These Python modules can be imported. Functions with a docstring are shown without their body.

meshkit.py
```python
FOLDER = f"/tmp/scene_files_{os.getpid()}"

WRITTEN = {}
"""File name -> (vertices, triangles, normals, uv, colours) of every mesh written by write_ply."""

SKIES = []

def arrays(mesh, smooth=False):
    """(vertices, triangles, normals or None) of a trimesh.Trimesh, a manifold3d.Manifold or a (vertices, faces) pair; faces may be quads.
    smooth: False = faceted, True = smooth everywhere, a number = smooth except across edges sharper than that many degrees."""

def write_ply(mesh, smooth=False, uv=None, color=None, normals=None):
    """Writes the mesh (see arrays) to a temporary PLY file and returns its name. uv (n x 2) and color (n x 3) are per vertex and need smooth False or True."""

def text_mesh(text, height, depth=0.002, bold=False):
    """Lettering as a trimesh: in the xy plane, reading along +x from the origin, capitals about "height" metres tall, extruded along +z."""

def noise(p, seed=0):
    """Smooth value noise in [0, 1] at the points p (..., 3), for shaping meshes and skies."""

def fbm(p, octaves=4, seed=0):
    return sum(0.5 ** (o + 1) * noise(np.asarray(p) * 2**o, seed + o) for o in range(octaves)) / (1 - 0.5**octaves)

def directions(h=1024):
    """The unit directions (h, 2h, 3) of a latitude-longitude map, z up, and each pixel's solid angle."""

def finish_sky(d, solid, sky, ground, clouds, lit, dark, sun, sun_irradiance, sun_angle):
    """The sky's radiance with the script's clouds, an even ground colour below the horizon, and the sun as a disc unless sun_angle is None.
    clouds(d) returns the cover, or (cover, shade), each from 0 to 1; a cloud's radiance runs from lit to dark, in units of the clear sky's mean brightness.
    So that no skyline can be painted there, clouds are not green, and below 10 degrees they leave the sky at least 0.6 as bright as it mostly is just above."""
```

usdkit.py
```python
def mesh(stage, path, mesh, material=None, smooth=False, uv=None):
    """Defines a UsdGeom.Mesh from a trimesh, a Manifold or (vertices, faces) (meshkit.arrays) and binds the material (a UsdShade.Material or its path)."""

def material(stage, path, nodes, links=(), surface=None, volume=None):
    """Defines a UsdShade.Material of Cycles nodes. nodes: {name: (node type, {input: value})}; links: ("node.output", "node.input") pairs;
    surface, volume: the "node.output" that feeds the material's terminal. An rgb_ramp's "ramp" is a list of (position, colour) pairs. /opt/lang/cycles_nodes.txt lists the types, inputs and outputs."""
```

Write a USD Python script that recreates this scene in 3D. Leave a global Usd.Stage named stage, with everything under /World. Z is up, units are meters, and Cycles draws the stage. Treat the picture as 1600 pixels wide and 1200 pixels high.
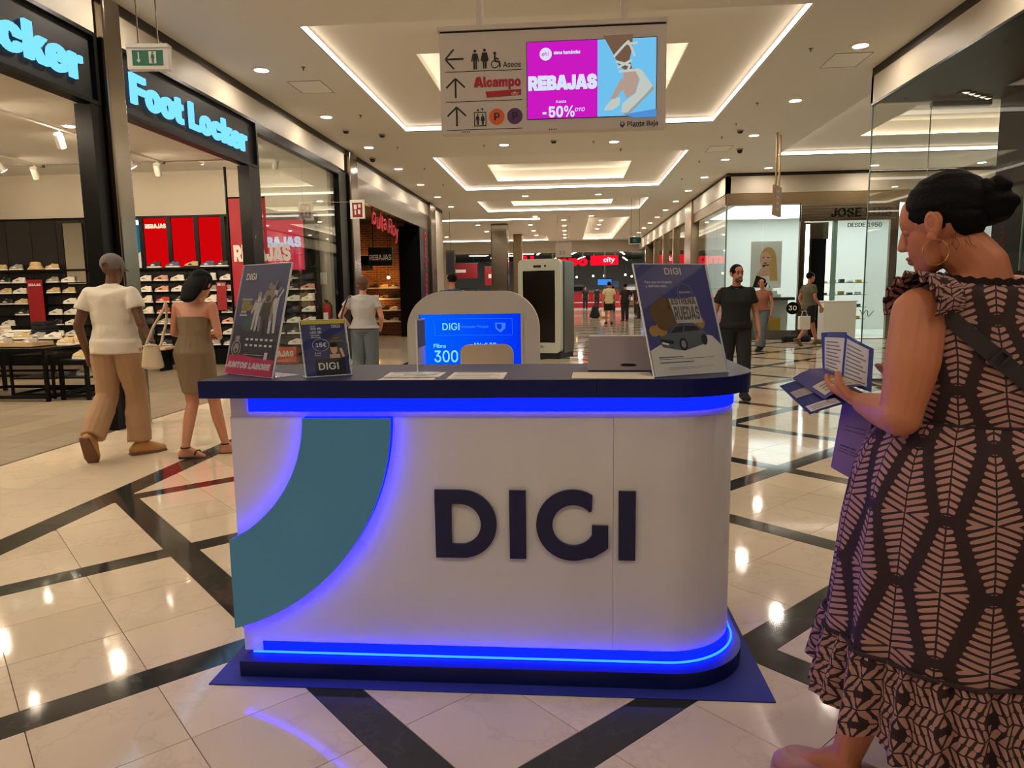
import math, random, glob
import numpy as np, trimesh, manifold3d as m3
from shapely.geometry import Polygon, box as sbox, Point, LineString, MultiPolygon
from shapely import affinity, union_all
import usdkit, meshkit
from pxr import Usd, UsdGeom, UsdLux, Gf, Sdf, UsdShade

stage = Usd.Stage.CreateInMemory()
UsdGeom.Xform.Define(stage, '/World'); UsdGeom.Scope.Define(stage, '/World/Looks')
# ------------------------------------------------------------------ camera, exposure, light levels
EXPOSURE = 0.0
DOWNLIGHT = 272.0      # radiance of a ceiling downlight lamp
COVE = 3.2             # radiance of the cove light strips
SHOPLIGHT = 600.0
cam = UsdGeom.Camera.Define(stage, '/World/camera')
cam.CreateHorizontalApertureAttr(36.0); cam.CreateVerticalApertureAttr(27.0); cam.CreateFocalLengthAttr(24.75)
cam.CreateClippingRangeAttr(Gf.Vec2f(0.05, 500)); cam.CreateExposureAttr(EXPOSURE)
def _cam():
    f, vp, s = 1100.0, (888.5, 455.6), -0.0140
    rc = lambda x, y: np.array([(x - 800) / f, (y - 600) / f, 1.0])
    d = rc(*vp); d /= np.linalg.norm(d); h = rc(vp[0] + 1000, vp[1] + s * 1000) - rc(*vp)
    up = np.cross(h, d); up /= np.linalg.norm(up); up = -up if up[1] > 0 else up
    r = np.cross(d, up); r = -r if r[0] < 0 else r
    R = np.stack([r, d, up])
    a, b, c = R[:, 0], -R[:, 1], -R[:, 2]
    M = Gf.Matrix4d(*a, 0, *b, 0, *c, 0, 0, 0, 1.40, 1)
    cam.AddTransformOp().Set(M)
_cam()
# ------------------------------------------------------------------ helpers
def lin(r, g, b):
    return tuple((x / 255 / 12.92) if x / 255 <= 0.04045 else ((x / 255 + 0.055) / 1.055) ** 2.4 for x in (r, g, b))
used = {}
def uniq(parent, name):
    k = (parent, name); n = used.get(k, 0); used[k] = n + 1
    return f'{parent}/{name}' + (f'_{n:03d}' if n else '')
class X:                                  # a node expression
    def __init__(s, g, ref): s.g, s.ref = g, ref
    def _m(s, op, *a): return s.g.math(op, s, *a)
    def __add__(s, o): return s._m('add', o)
    __radd__ = __add__
    def __sub__(s, o): return s._m('subtract', o)
    def __rsub__(s, o): return s.g.math('subtract', o, s)
    def __mul__(s, o): return s._m('multiply', o)
    __rmul__ = __mul__
    def __truediv__(s, o): return s._m('divide', o)
    def lt(s, o): return s._m('less_than', o)
    def gt(s, o): return s._m('greater_than', o)
    def frac(s): return s._m('fraction')
    def abs(s): return s._m('absolute')
    def min(s, o): return s._m('minimum', o)
    def max(s, o): return s._m('maximum', o)
class Graph:
    def __init__(s): s.n, s.l = {}, []
    def node(s, kind, **kw):
        name = f'n{len(s.n)}'; inp = {}
        s.n[name] = (kind, inp)
        for k, v in kw.items():
            if isinstance(v, X): s.l.append((v.ref, f'{name}.{k}'))
            else: inp[k] = v
        return name
    def x(s, kind, out, **kw): return X(s, s.node(kind, **kw) + '.' + out)
    def math(s, op, *a): return s.x('math', 'value', math_type=op, **{f'value{i+1}': v for i, v in enumerate(a)})
    def mix(s, f, a, b): return s.x('mix_color', 'result', fac=f, a=a, b=b)
    def obj(s): return s.x('texture_coordinate', 'object')
    def pos(s): return s.x('geometry', 'position')
    def xyz(s, v):
        n = s.node('separate_xyz', vector=v); return [X(s, f'{n}.{c}') for c in 'xyz']
    def noise(s, scale, vec=None, detail=3, out='fac', rough=0.55):
        return s.x('noise_texture', out, scale=scale, detail=detail, roughness=rough, vector=vec if vec is not None else s.pos())
    def ramp(s, f, stops): return s.x('rgb_ramp', 'color', fac=f, ramp=stops)
mats = {}
def finish(name, g, ref):
    mats[name] = usdkit.material(stage, '/World/Looks/' + name, g.n, g.l, surface=ref)
    return mats[name]
def M(name, rgb, rough=0.5, metal=0.0, spec=0.5, var=0.0, vscale=6.0, bump=0.0, bscale=80.0, coat=0.0, objvar=0.0, **kw):
    """A principled material; rgb in sRGB bytes. var: tonal mottling, bump: fine relief, objvar: tone per object."""
    g = Graph(); c = lin(*rgb); col = c
    if var: col = g.mix(g.noise(vscale), tuple(x * (1 - var) for x in c), tuple(min(1, x * (1 + var)) for x in c))
    if objvar:
        r = g.x('object_info', 'random')
        col = g.x('mix_color', 'result', blend_type='multiply', fac=1.0, a=col, b=g.mix(r, (1 - objvar,) * 3, (1 + objvar,) * 3), use_clamp=False)
    inp = dict(base_color=col, roughness=rough, metallic=metal, specular_ior_level=spec, coat_weight=coat, **kw)
    if bump: inp['normal'] = g.x('bump', 'normal', height=g.noise(bscale), strength=bump, distance=0.01)
    return finish(name, g, g.node('principled_bsdf', **inp) + '.BSDF')
def ME(name, rgb, strength, linear=False):
    g = Graph(); return finish(name, g, g.node('emission', color=rgb if linear else lin(*rgb), strength=strength) + '.emission')
def MG(name, tint=(240, 245, 245), refl=1.0, rough=0.0, ior=1.5):
    g = Graph(); t = g.node('transparent_bsdf', color=lin(*tint)); gl = g.node('glossy_bsdf', color=(refl,) * 3, roughness=rough)
    f = g.x('fresnel', 'fac', IOR=ior - X(g, g.node('geometry') + '.backfacing') * (ior - 1 / ior))
    m = g.node('mix_closure', fac=f); g.l += [(t + '.BSDF', m + '.closure1'), (gl + '.BSDF', m + '.closure2')]
    return finish(name, g, m + '.closure')
# ---- meshes
cat = trimesh.util.concatenate
def bx(x0, x1, y0, y1, z0, z1):
    m = trimesh.creation.box((abs(x1 - x0), abs(y1 - y0), abs(z1 - z0))); m.apply_translation(((x0 + x1) / 2, (y0 + y1) / 2, (z0 + z1) / 2)); return m
def rbx(x0, x1, y0, y1, z0, z1, r=0.01, seg=3):          # box with rounded edges
    r = min(r, abs(x1 - x0) / 2.01, abs(y1 - y0) / 2.01, abs(z1 - z0) / 2.01)
    s = m3.Manifold.sphere(r, 4 * seg)
    M_ = m3.Manifold.batch_hull([s.translate((a, b, c)) for a in (x0 + r, x1 - r) for b in (y0 + r, y1 - r) for c in (z0 + r, z1 - r)])
    return tm(M_)
def tm(M_):
    m = M_.to_mesh(); return trimesh.Trimesh(np.array(m.vert_properties[:, :3]), np.array(m.tri_verts), process=False)
def ex(poly, h, z=0.0):
    ps = [g for g in getattr(poly, 'geoms', [poly]) if g.area > 1e-9]
    m = cat([trimesh.creation.extrude_polygon(p, h, engine='earcut') for p in ps]); m.apply_translation((0, 0, z)); return m
def frame(m, o, right, up):                              # xy plane of a mesh to a plane in the scene; z of the mesh goes out of it
    r, u = np.asarray(right, float), np.asarray(up, float); r /= np.linalg.norm(r); u /= np.linalg.norm(u)
    T = np.eye(4); T[:3, 0], T[:3, 1], T[:3, 2], T[:3, 3] = r, u, np.cross(r, u), o
    m = m.copy(); m.apply_transform(T); return m
def front(poly, h, y, z0=0):                              # polygon in x,z standing up, facing -y, its front at y
    return frame(ex(poly, h), (0, y + h, z0), (1, 0, 0), (0, 0, 1))
def rrect(x0, x1, y0, y1, r, corners=(1, 1, 1, 1), seg=8):     # rounded rectangle, corners from lower left anticlockwise
    pts = []
    for (cx, cy, a), on in zip(((x0 + r, y0 + r, 180), (x1 - r, y0 + r, 270), (x1 - r, y1 - r, 0), (x0 + r, y1 - r, 90)), corners):
        if on: pts += [(cx + r * math.cos(math.radians(a + t)), cy + r * math.sin(math.radians(a + t))) for t in np.linspace(0, 90, seg + 1)]
        else:
            d = {180: (x0, y0), 270: (x1, y0), 0: (x1, y1), 90: (x0, y1)}[a]; pts.append(d)
    return Polygon(pts)
def cyl(r, p, q, seg=16, r2=None):
    p, q = np.asarray(p, float), np.asarray(q, float); L = np.linalg.norm(q - p)
    m = tm(m3.Manifold.cylinder(L, r, r if r2 is None else r2, seg))
    m.apply_transform(trimesh.geometry.align_vectors((0, 0, 1), (q - p) / L)); m.apply_translation(p); return m
def lathe(prof, seg=24, at=(0, 0, 0)):
    m = trimesh.creation.revolve(np.array(prof, float), sections=seg); m.apply_translation(at); return m
def tube(pts, r, seg=8):
    pts = np.asarray(pts, float); R_ = np.broadcast_to(r, (len(pts),)); t = np.gradient(pts, axis=0); t /= np.linalg.norm(t, axis=1)[:, None] + 1e-12
    ref = np.array([0, 0, 1.0]) if abs(t[:, 2]).mean() < 0.8 else np.array([1.0, 0, 0])
    a = np.cross(t, ref); a /= np.linalg.norm(a, axis=1)[:, None]; b = np.cross(t, a)
    ang = np.arange(seg) * 2 * np.pi / seg
    v = pts[:, None] + R_[:, None, None] * (np.cos(ang)[None, :, None] * a[:, None] + np.sin(ang)[None, :, None] * b[:, None])
    n = len(pts); f = []
    for i in range(n - 1):
        for j in range(seg):
            k = (j + 1) % seg; f += [[i * seg + j, i * seg + k, (i + 1) * seg + k], [i * seg + j, (i + 1) * seg + k, (i + 1) * seg + j]]
    for j in range(1, seg - 1): f += [[0, j + 1, j], [(n - 1) * seg, (n - 1) * seg + j, (n - 1) * seg + j + 1]]
    m = trimesh.Trimesh(v.reshape(-1, 3), f, process=False); m.fix_normals() if False else None
    return m
_fonts = {}
def text_poly(s, h, weight=700, stroke=0, track=0.0, slant=0.0):
    """Outline polygons of a line of lettering with capitals h tall, starting at the origin."""
    from PIL import Image, ImageDraw, ImageFont
    if weight not in _fonts:
        f = ImageFont.truetype(glob.glob('/opt/blender-*/*/datafiles/fonts/Inter.woff2')[0], 96); f.set_variation_by_axes([32, weight]); _fonts[weight] = f
    f = _fonts[weight]; out = []; x = 0.0
    for ch in s:
        adv = f.getlength(ch)
        if ch == 'I':                       # a plain stem without serifs
            st = 5 + weight * .0135; k = h / 70.0; adv = st + 13
            out.append(affinity.affine_transform(sbox(0, 0, st + 2 * stroke, 70), [k, k * slant, 0, k, (x + 6.5) * k, 0]))
        elif ch != ' ':
            x0, y0, x1, y1 = f.getbbox(ch, anchor='ls', stroke_width=stroke)
            im = Image.new('L', (int(x1 - x0) + 8, int(y1 - y0) + 8)); ImageDraw.Draw(im).text((4 - x0, 4 - y0), ch, 255, f, anchor='ls', stroke_width=stroke)
            on = np.pad(np.asarray(im) > 127, ((0, 0), (1, 1))).astype(np.int8)
            rows, st = np.nonzero(np.diff(on, axis=1) == 1); en = np.nonzero(np.diff(on, axis=1) == -1)[1]
            p = union_all([sbox(a, -r - 1, b, -r) for a, b, r in zip(st, en, rows)]).buffer(0.6).buffer(-0.6).simplify(0.7)
            k = h / 70.0
            out.append(affinity.affine_transform(p, [k, k * slant, 0, k, (x - 4 + x0 + track * 0) * k, (4 - y0) * k]))
        x += adv * (1 + track)
    return out, x * h / 70.0
def text(s, h, o, right=(1, 0, 0), up=(0, 0, 1), depth=0.002, align='l', weight=700, stroke=0, slant=0.0, track=0.0, each=False, width=None):
    ps, w = text_poly(s, h, weight, stroke, track, slant)
    if width: ps = [affinity.scale(p, width / w, 1, origin=(0, 0)) for p in ps]; w = width
    dx = {'l': 0, 'c': -w / 2, 'r': -w}[align]
    ps = [affinity.translate(p, dx, 0) for p in ps]
    ms = [frame(ex(p, depth), o, right, up) for p in ps]
    return ms if each else cat(ms)
# ---- prims
def xf(path, loc, rz=0.0, sc=None):
    x = UsdGeom.Xform.Define(stage, path); x.AddTranslateOp().Set(Gf.Vec3d(*map(float, loc)))
    if rz: x.AddRotateZOp().Set(float(rz))
    if sc is not None: x.AddScaleOp().Set(Gf.Vec3f(*([sc] * 3 if np.isscalar(sc) else sc)))
    return x.GetPrim()
def props(p, label=None, cat_=None, group=None, kind=None):
    for k, v in (('label', label), ('category', cat_), ('group', group), ('kind', kind)):
        if v: p.SetCustomDataByKey(k, v)
def thing(name, label, cat_, loc=(0, 0, 0), rz=0.0, group=None, kind=None, sc=None):
    path = uniq('/World', name); p = xf(path, loc, rz, sc); props(p, label, cat_, group, kind); return path
def part(parent, name, mesh, mat, label=None, smooth=False, kind=None, uv=None):
    if parent.startswith('@'): path = uniq('/World', parent[1:] + '_' + name); kind = 'structure'
    else: path = uniq(parent, name)
    m = usdkit.mesh(stage, path, mesh, mats[mat] if isinstance(mat, str) else mat, smooth=smooth, uv=uv); props(m.GetPrim(), label, None, None, kind); return path
def solo(name, mesh, mat, label, cat_, group=None, kind=None, smooth=False):
    p = part('/World', name, mesh, mat, None, smooth); props(stage.GetPrimAtPath(p), label, cat_, group, kind); return p
def setting(name, label=None, split=False):
    if split: return '@' + name          # each surface of it becomes a piece of the setting of its own
    path = uniq('/World', name); p = xf(path, (0, 0, 0)); props(p, label, None, None, 'structure'); return path
def dup(src, loc, rz=0.0, label=None, group=None, sc=None):
    s = stage.GetPrimAtPath(src); was = s.GetCustomData()
    stem = src.split('/')[-1]
    import re
    stem = re.sub(r'_\d{3}$', '', stem)
    path = uniq('/World', stem); x = UsdGeom.Xform.Define(stage, path); p = x.GetPrim()
    p.GetReferences().AddInternalReference(src)
    x.ClearXformOpOrder(); 
    for nm in ('xformOp:translate', 'xformOp:rotateZ', 'xformOp:scale'):
        pass
    t = x.MakeMatrixXform(); Mx = Gf.Matrix4d(1.0); S = Gf.Matrix4d(1.0); S.SetScale(Gf.Vec3d(*([sc] * 3 if np.isscalar(sc) else sc)) if sc is not None else Gf.Vec3d(1, 1, 1))
    Rm = Gf.Matrix4d(1.0); Rm.SetRotate(Gf.Rotation(Gf.Vec3d(0, 0, 1), float(rz))); Tm = Gf.Matrix4d(1.0); Tm.SetTranslate(Gf.Vec3d(*map(float, loc)))
    t.Set(S * Rm * Tm); p.SetInstanceable(True)
    props(p, label or was.get('label'), was.get('category'), group or was.get('group'))
    return path
# ------------------------------------------------------------------ materials
M('white_paint', (226, 222, 212), 0.6); M('fascia', (186, 176, 158), 0.5); M('gap_dark', (44, 38, 30), 0.6)
M('cove_white', (232, 226, 214), 0.6); M('black_frame', (10, 10, 11), 0.35, spec=0.2); M('black_matte', (10, 10, 11), 0.6, var=0.2)
M('steel', (140, 130, 114), 0.2, 1.0, bump=0.03, bscale=2.0); M('steel_dark', (120, 108, 90), 0.3, 1.0); M('chrome', (215, 212, 205), 0.1, 1.0)
M('navy', (17, 26, 86), 0.38, spec=0.3); M('navy_top', (40, 42, 80), 0.45, spec=0.2); M('navy_mat', (30, 42, 140), 0.75); M('navy_letter', (24, 26, 70), 0.35)
M('counter_white', (226, 222, 216), 0.42); M('teal', (84, 156, 200), 0.4); M('seam', (70, 64, 62), 0.7)
M('panel_cream', (206, 198, 186), 0.5); M('box_grey', (150, 138, 142), 0.45); M('paper', (226, 220, 210), 0.6); M('ink', (40, 42, 60), 0.6); M('ink_grey', (120, 118, 120), 0.6)
M('screen_black', (8, 8, 10), 0.08); M('shoe_white', (226, 220, 206), 0.6); M('shoe_grey', (150, 146, 138), 0.6); M('shoe_black', (28, 28, 30), 0.5); M('shoe_tan', (196, 170, 120), 0.6)
M('shoe_red', (190, 50, 36), 0.55); M('shoe_blue', (60, 80, 120), 0.55); M('sole_white', (232, 228, 218), 0.5); M('shoe_pink', (214, 150, 130), 0.6)
M('red_panel', (214, 14, 20), 0.5); M('red_dark', (150, 16, 30), 0.5); M('white_print', (236, 232, 226), 0.6); M('card', (186, 160, 120), 0.7)
M('sign_face', (206, 196, 188), 0.5); M('sign_ink', (38, 34, 30), 0.6); M('sign_red', (176, 24, 52), 0.5); M('orange', (226, 96, 44), 0.5); M('purple', (92, 44, 100), 0.5)
M('bronze', (150, 130, 100), 0.28, 0.85); M('dark_interior', (22, 21, 18), 0.5, spec=0.2); M('grey_metal', (110, 108, 104), 0.35, 0.6); M('totem', (196, 200, 188), 0.4); M('smoke_black', (16, 12, 14), 0.15)
M('skin_light', (205, 142, 112), 0.5, subsurface_weight=0.08); M('skin_tan', (190, 128, 96), 0.5, subsurface_weight=0.08); M('skin_dark', (104, 66, 46), 0.5); M('hair_black', (13, 10, 10), 0.65, spec=0.12, bump=0.4, bscale=120); M('hair_brown', (92, 56, 38), 0.5, bump=0.4, bscale=120)
M('tee_white', (222, 212, 194), 0.85, bump=0.12, bscale=14); M('trousers_tan', (170, 134, 100), 0.85, bump=0.12, bscale=14); M('cap_grey', (112, 104, 100), 0.8); M('boot_tan', (184, 134, 74), 0.7); M('sole_brown', (110, 74, 50), 0.8)
M('dress_olive', (128, 108, 82), 0.75, bump=0.1, bscale=18); M('bag_cream', (206, 186, 158), 0.55); M('tee_grey', (176, 174, 172), 0.85, bump=0.1, bscale=14); M('jeans', (92, 104, 112), 0.85, bump=0.1, bscale=14); M('black_cloth', (20, 20, 24), 0.85); M('dark_trouser', (30, 30, 34), 0.85)
M('rust_top', (150, 96, 72), 0.85); M('olive_tee', (96, 94, 70), 0.85); M('yellow_tee', (222, 204, 160), 0.85); M('blue_tee', (28, 84, 122), 0.85); M('sandal', (40, 26, 22), 0.5); M('leaf_brown', (110, 80, 40), 0.6); M('purple_bag', (124, 96, 146), 0.6)
M('extinguisher', (200, 24, 24), 0.3); M('green_sign', (10, 110, 76), 0.5); M('acrylic_edge', (225, 230, 235), 0.15); M('gold', (200, 160, 70), 0.3, 1.0); M('yellow', (228, 204, 20), 0.5); M('magenta_print', (196, 30, 96), 0.5)
MG('glass'); MG('acrylic', (248, 250, 252)); MG('glass_tint', (251, 252, 251), ior=1.22)
ME('lamp', (255, 240, 220), DOWNLIGHT); ME('cove_strip', (255, 238, 216), COVE); ME('well_strip', (255, 238, 216), 8.0); ME('shop_lamp', (255, 232, 200), SHOPLIGHT); ME('far_tube', (255, 250, 240), 80.0)
ME('sign_blue', (112, 196, 255), 1.5); ME('led_blue', (0.012, 0.10, 1.0), 46.0, True); ME('led_core', (0.05, 0.62, 1.0), 3.0, True)
ME('shop_panel', (250, 255, 250), 3.0); ME('reflection_glow', (255, 240, 214), 1.2); ME('neon_red_bright', (240, 16, 40), 1.3); ME('glow_white', (255, 235, 240), 1.4); ME('warm_globe', (255, 206, 150), 5.0); ME('screen_far', (70, 140, 230), 1.0)
M('shop_white', (234, 236, 230), 0.5); M('glass_edge', (120, 150, 142), 0.2); M('gold_box', (214, 170, 70), 0.5); M('hair_blond', (206, 164, 100), 0.6); M('skin_print', (224, 176, 148), 0.6); M('market_wall', (150, 152, 148), 0.7); M('market_ceiling', (96, 98, 92), 0.7); M('market_case', (70, 72, 74), 0.6); M('red_panel_soft', (176, 20, 36), 0.5)
ME('led_glow', (0.0005, 0.0024, 1.0), 10.0, True); ME('led_tube', (0.0016, 0.014, 1.0), 36.0, True); ME('led_edge', (0.0005, 0.0024, 1.0), 10.0, True); ME('led_soft', (0.02, 0.03, 1.0), 0.25, True)
for nm_, c_ in dict(print_navy=(26, 40, 116), navy_print=(46, 62, 122), print_deep=(40, 44, 76), print_violet=(62, 60, 128), green_print=(40, 96, 84), print_grey=(150, 144, 146), print_pale=(206, 204, 212), print_tan=(150, 128, 100), print_dark=(44, 42, 56), print_black=(16, 16, 20), print_yellow=(196, 176, 40), print_bone=(196, 184, 170), print_slate=(96, 92, 92), foliage_gold=(176, 132, 52), car_grey=(88, 96, 100)).items(): M(nm_, c_, 0.45)
M('paper_cream', (222, 212, 190), 0.7, bump=0.3, bscale=60); M('stool_cream', (206, 188, 160), 0.5); ME('screen_white', (130, 215, 255), 1.1); ME('screen_dim', (70, 130, 255), 0.9)
g_ = Graph(); x_, y_, z_ = g_.xyz(g_.obj()); finish('screen_blue', g_, g_.node('emission', color=g_.mix(g_.x('map_range', 'result', value=x_, from_min=-.33, from_max=.29, clamp=True), (0.0, 0.12, 1.0), (0.0, 0.03, 0.9)), strength=1.0) + '.emission')
ME('screen_magenta', (206, 26, 196), 0.95); ME('screen_sky', (112, 192, 238), 1.0); ME('screen_sky2', (84, 150, 222), 0.9); ME('screen_pale', (216, 226, 250), 1.0); ME('screen_skin', (120, 92, 72), 0.9); ME('screen_skin2', (186, 160, 146), 0.9); ME('screen_shoe', (196, 204, 196), 0.95); ME('screen_sole', (160, 166, 158), 0.9); ME('green_dim', (40, 110, 80), 0.6); ME('green_lit', (80, 200, 170), 0.7)
M('sign_tan', (178, 148, 108), 0.5); M('access', (236, 234, 226), 0.6); M('gap_light', (150, 140, 122), 0.6)
M('lips', (172, 96, 82), 0.45); M('strap_dark', (44, 38, 38), 0.6); M('sandal_pink', (176, 124, 124), 0.5); M('leaf_blue', (34, 60, 150), 0.4); M('stubble', (84, 58, 46), 0.8); M('wall_black', (30, 29, 28), 0.28); ME('red_glow', (232, 6, 14), 0.75); ME('blue_glow', (36, 112, 142), 0.8); M('mirror', (210, 210, 205), 0.04, 1.0); ME('screen_coral', (236, 58, 82), 0.9); ME('screen_blush', (250, 150, 160), 0.9); M('red_banner_cloth', (176, 22, 40), 0.6); M('red_soft', (178, 50, 40), 0.5)
# light direction never painted: marble is cream with grey-brown veins and small tonal shifts from tile to tile
def marble(name, a, b, vein, rough, objvar):
    g = Graph(); p = g.pos(); r = g.x('object_info', 'random')
    n1 = g.noise(1.6, p, 6, rough=0.62); n2 = g.noise(9.0, p, 5, rough=0.65)
    col = g.mix(n1, a, b); v = g.x('map_range', 'result', value=(n1 * 3.0).frac().__sub__(0.5).abs(), from_min=0.0, from_max=0.045, to_min=1.0, to_max=0.0, clamp=True)
    col = g.mix(v * n2 * 0.5, col, vein)
    col = g.x('mix_color', 'result', blend_type='multiply', fac=1.0, a=col, b=g.mix(r, (1 - objvar,) * 3, (1 + objvar * 0.3,) * 3), use_clamp=False)
    rr = g.x('map_range', 'result', value=n2, from_min=0.3, from_max=0.7, to_min=rough * 0.75, to_max=rough * 1.35, clamp=True)
    finish(name, g, g.node('principled_bsdf', base_color=col, roughness=rr, specular_ior_level=0.5) + '.BSDF')
ME('warm_bulb', (255, 176, 84), 95.0); M('neon_red', (196, 40, 56), 0.5)
marble('marble', lin(214, 196, 170), lin(226, 211, 187), lin(186, 166, 138), 0.06, 0.10)
marble('marble_dark', lin(44, 46, 44), lin(56, 58, 55), lin(84, 86, 80), 0.07, 0.2)
M('grout', (120, 104, 84), 0.8)
def planks():
    g = Graph(); x, y, z = g.xyz(g.pos()); v = g.x('combine_xyz', 'vector', x=x * 0.6, y=y * 9.0, z=z)
    r = g.x('object_info', 'random'); n = g.noise(1.5, v, 5)
    col = g.mix(n, lin(122, 111, 93), lin(160, 147, 125)); col = g.x('mix_color', 'result', blend_type='multiply', fac=1.0, a=col, b=g.mix(r, (0.82,) * 3, (1.05,) * 3), use_clamp=False)
    finish('plank', g, g.node('principled_bsdf', base_color=col, roughness=0.33) + '.BSDF')
planks()
def brick():
    g = Graph(); x, y, z = g.xyz(g.pos()); v = g.x('combine_xyz', 'vector', x=x, y=z, z=0.0)
    n = g.node('brick_texture', vector=v, color1=lin(128, 74, 46), color2=lin(92, 52, 34), mortar=lin(150, 128, 104), scale=1.0, brick_width=0.24, row_height=0.075, mortar_size=0.006, bias=0.0)
    b = g.x('bump', 'normal', height=X(g, n + '.fac'), strength=0.5, distance=0.01, invert=True)
    finish('brick', g, g.node('principled_bsdf', base_color=X(g, n + '.color'), roughness=0.8, normal=b) + '.BSDF')
brick()
# ------------------------------------------------------------------ floor
XL, XR, ZC, YF = -4.80, 4.37, 4.52, 44.6
hall = union_all([sbox(XL, -6, XR, YF), sbox(XR - 0.01, 11.0, 14, 20.6), sbox(-9, 27.2, XL + 0.01, YF), sbox(-4.8, 16.1, -4.79, 22.9)])
floor = setting('floor', 'cream marble tile floor with black diagonal bands')
part(floor, 'grout_bed', ex(hall, 0.05, -0.056), 'grout')
U0, V0, PP, W = 0.9588, 1.3183, 1.3503, 0.1485
def uvpoly(u0, u1, v0, v1):
    return Polygon([((u - v) / 2 ** .5, (u + v) / 2 ** .5) for u, v in ((u0, v0), (u1, v0), (u1, v1), (u0, v1))])
fields = hall.difference(sbox(-5, -7, -3.13, 27.2)).difference(sbox(-9.1, 27.2, -9, 50))
def seen(c):
    x, y = c; return y > 1.0 and abs((x + 0.0885 * 0 + 0.08 * y) / y) < 0.80 and y > 1.75
light_t, dark_t = [], []; gp = 0.0016; T3 = (PP - W) / 3
for i in range(-12, 44):
    for j in range(-12, 44):
        ub, vb = U0 + PP * i, V0 + PP * j
        cx, cy = (ub - vb) / 2 ** .5, (ub + vb) / 2 ** .5
        if not (-11 < cx < 16 and -8 < cy < 47): continue
        for a in range(3):
            for b in range(3):
                u, v = ub + W + a * T3, vb + W + b * T3; light_t.append(uvpoly(u + gp, u + T3 - gp, v + gp, v + T3 - gp))
        dark_t += [uvpoly(ub + gp / 2, ub + W - gp / 2, vb + W, vb + PP), uvpoly(ub + W, ub + PP, vb + gp / 2, vb + W - gp / 2), uvpoly(ub, ub + W, vb, vb + W)]
for k in range(33): dark_t.append(sbox(-3.335, -6 + k, -3.131, -6 + k + 0.998).intersection(hall)) if -6 + k < 27.2 else None
edge_t = [sbox(XL + a * 0.732, -6 + k * 1.2, XL + a * 0.732 + 0.729, -6 + k * 1.2 + 1.197).intersection(sbox(XL, -6, 0, 27.2)) for a in range(2) for k in range(28)]
def lay(polys, field, name, mat, most):
    ps = []
    for p in polys:
        if field is not None: p = p if field.contains(p) else p.intersection(field)
        for q in getattr(p, 'geoms', [p]):
            if q.geom_type == 'Polygon' and q.area > 4e-4: ps.append(q)
    ps.sort(key=lambda p: (not seen(p.centroid.coords[0]), p.centroid.y))
    rest = []
    for n, p in enumerate(ps):
        m = trimesh.creation.extrude_polygon(p, 0.012, engine='earcut'); m.apply_translation((0, 0, -0.012))
        if n < most and seen(p.centroid.coords[0]): part(floor, name, m, mat)
        else: rest.append(m)
    if rest: part(floor, 'far_' + name + 's', cat(rest), mat, kind='stuff')
lay(light_t, fields, 'tile', 'marble', 270); lay(edge_t, None, 'border_tile', 'marble', 28); lay(dark_t[:-33], fields, 'dark_tile', 'marble_dark', 160); lay([d for d in dark_t[-33:] if d is not None], None, 'dark_border_tile', 'marble_dark', 33)
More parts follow.
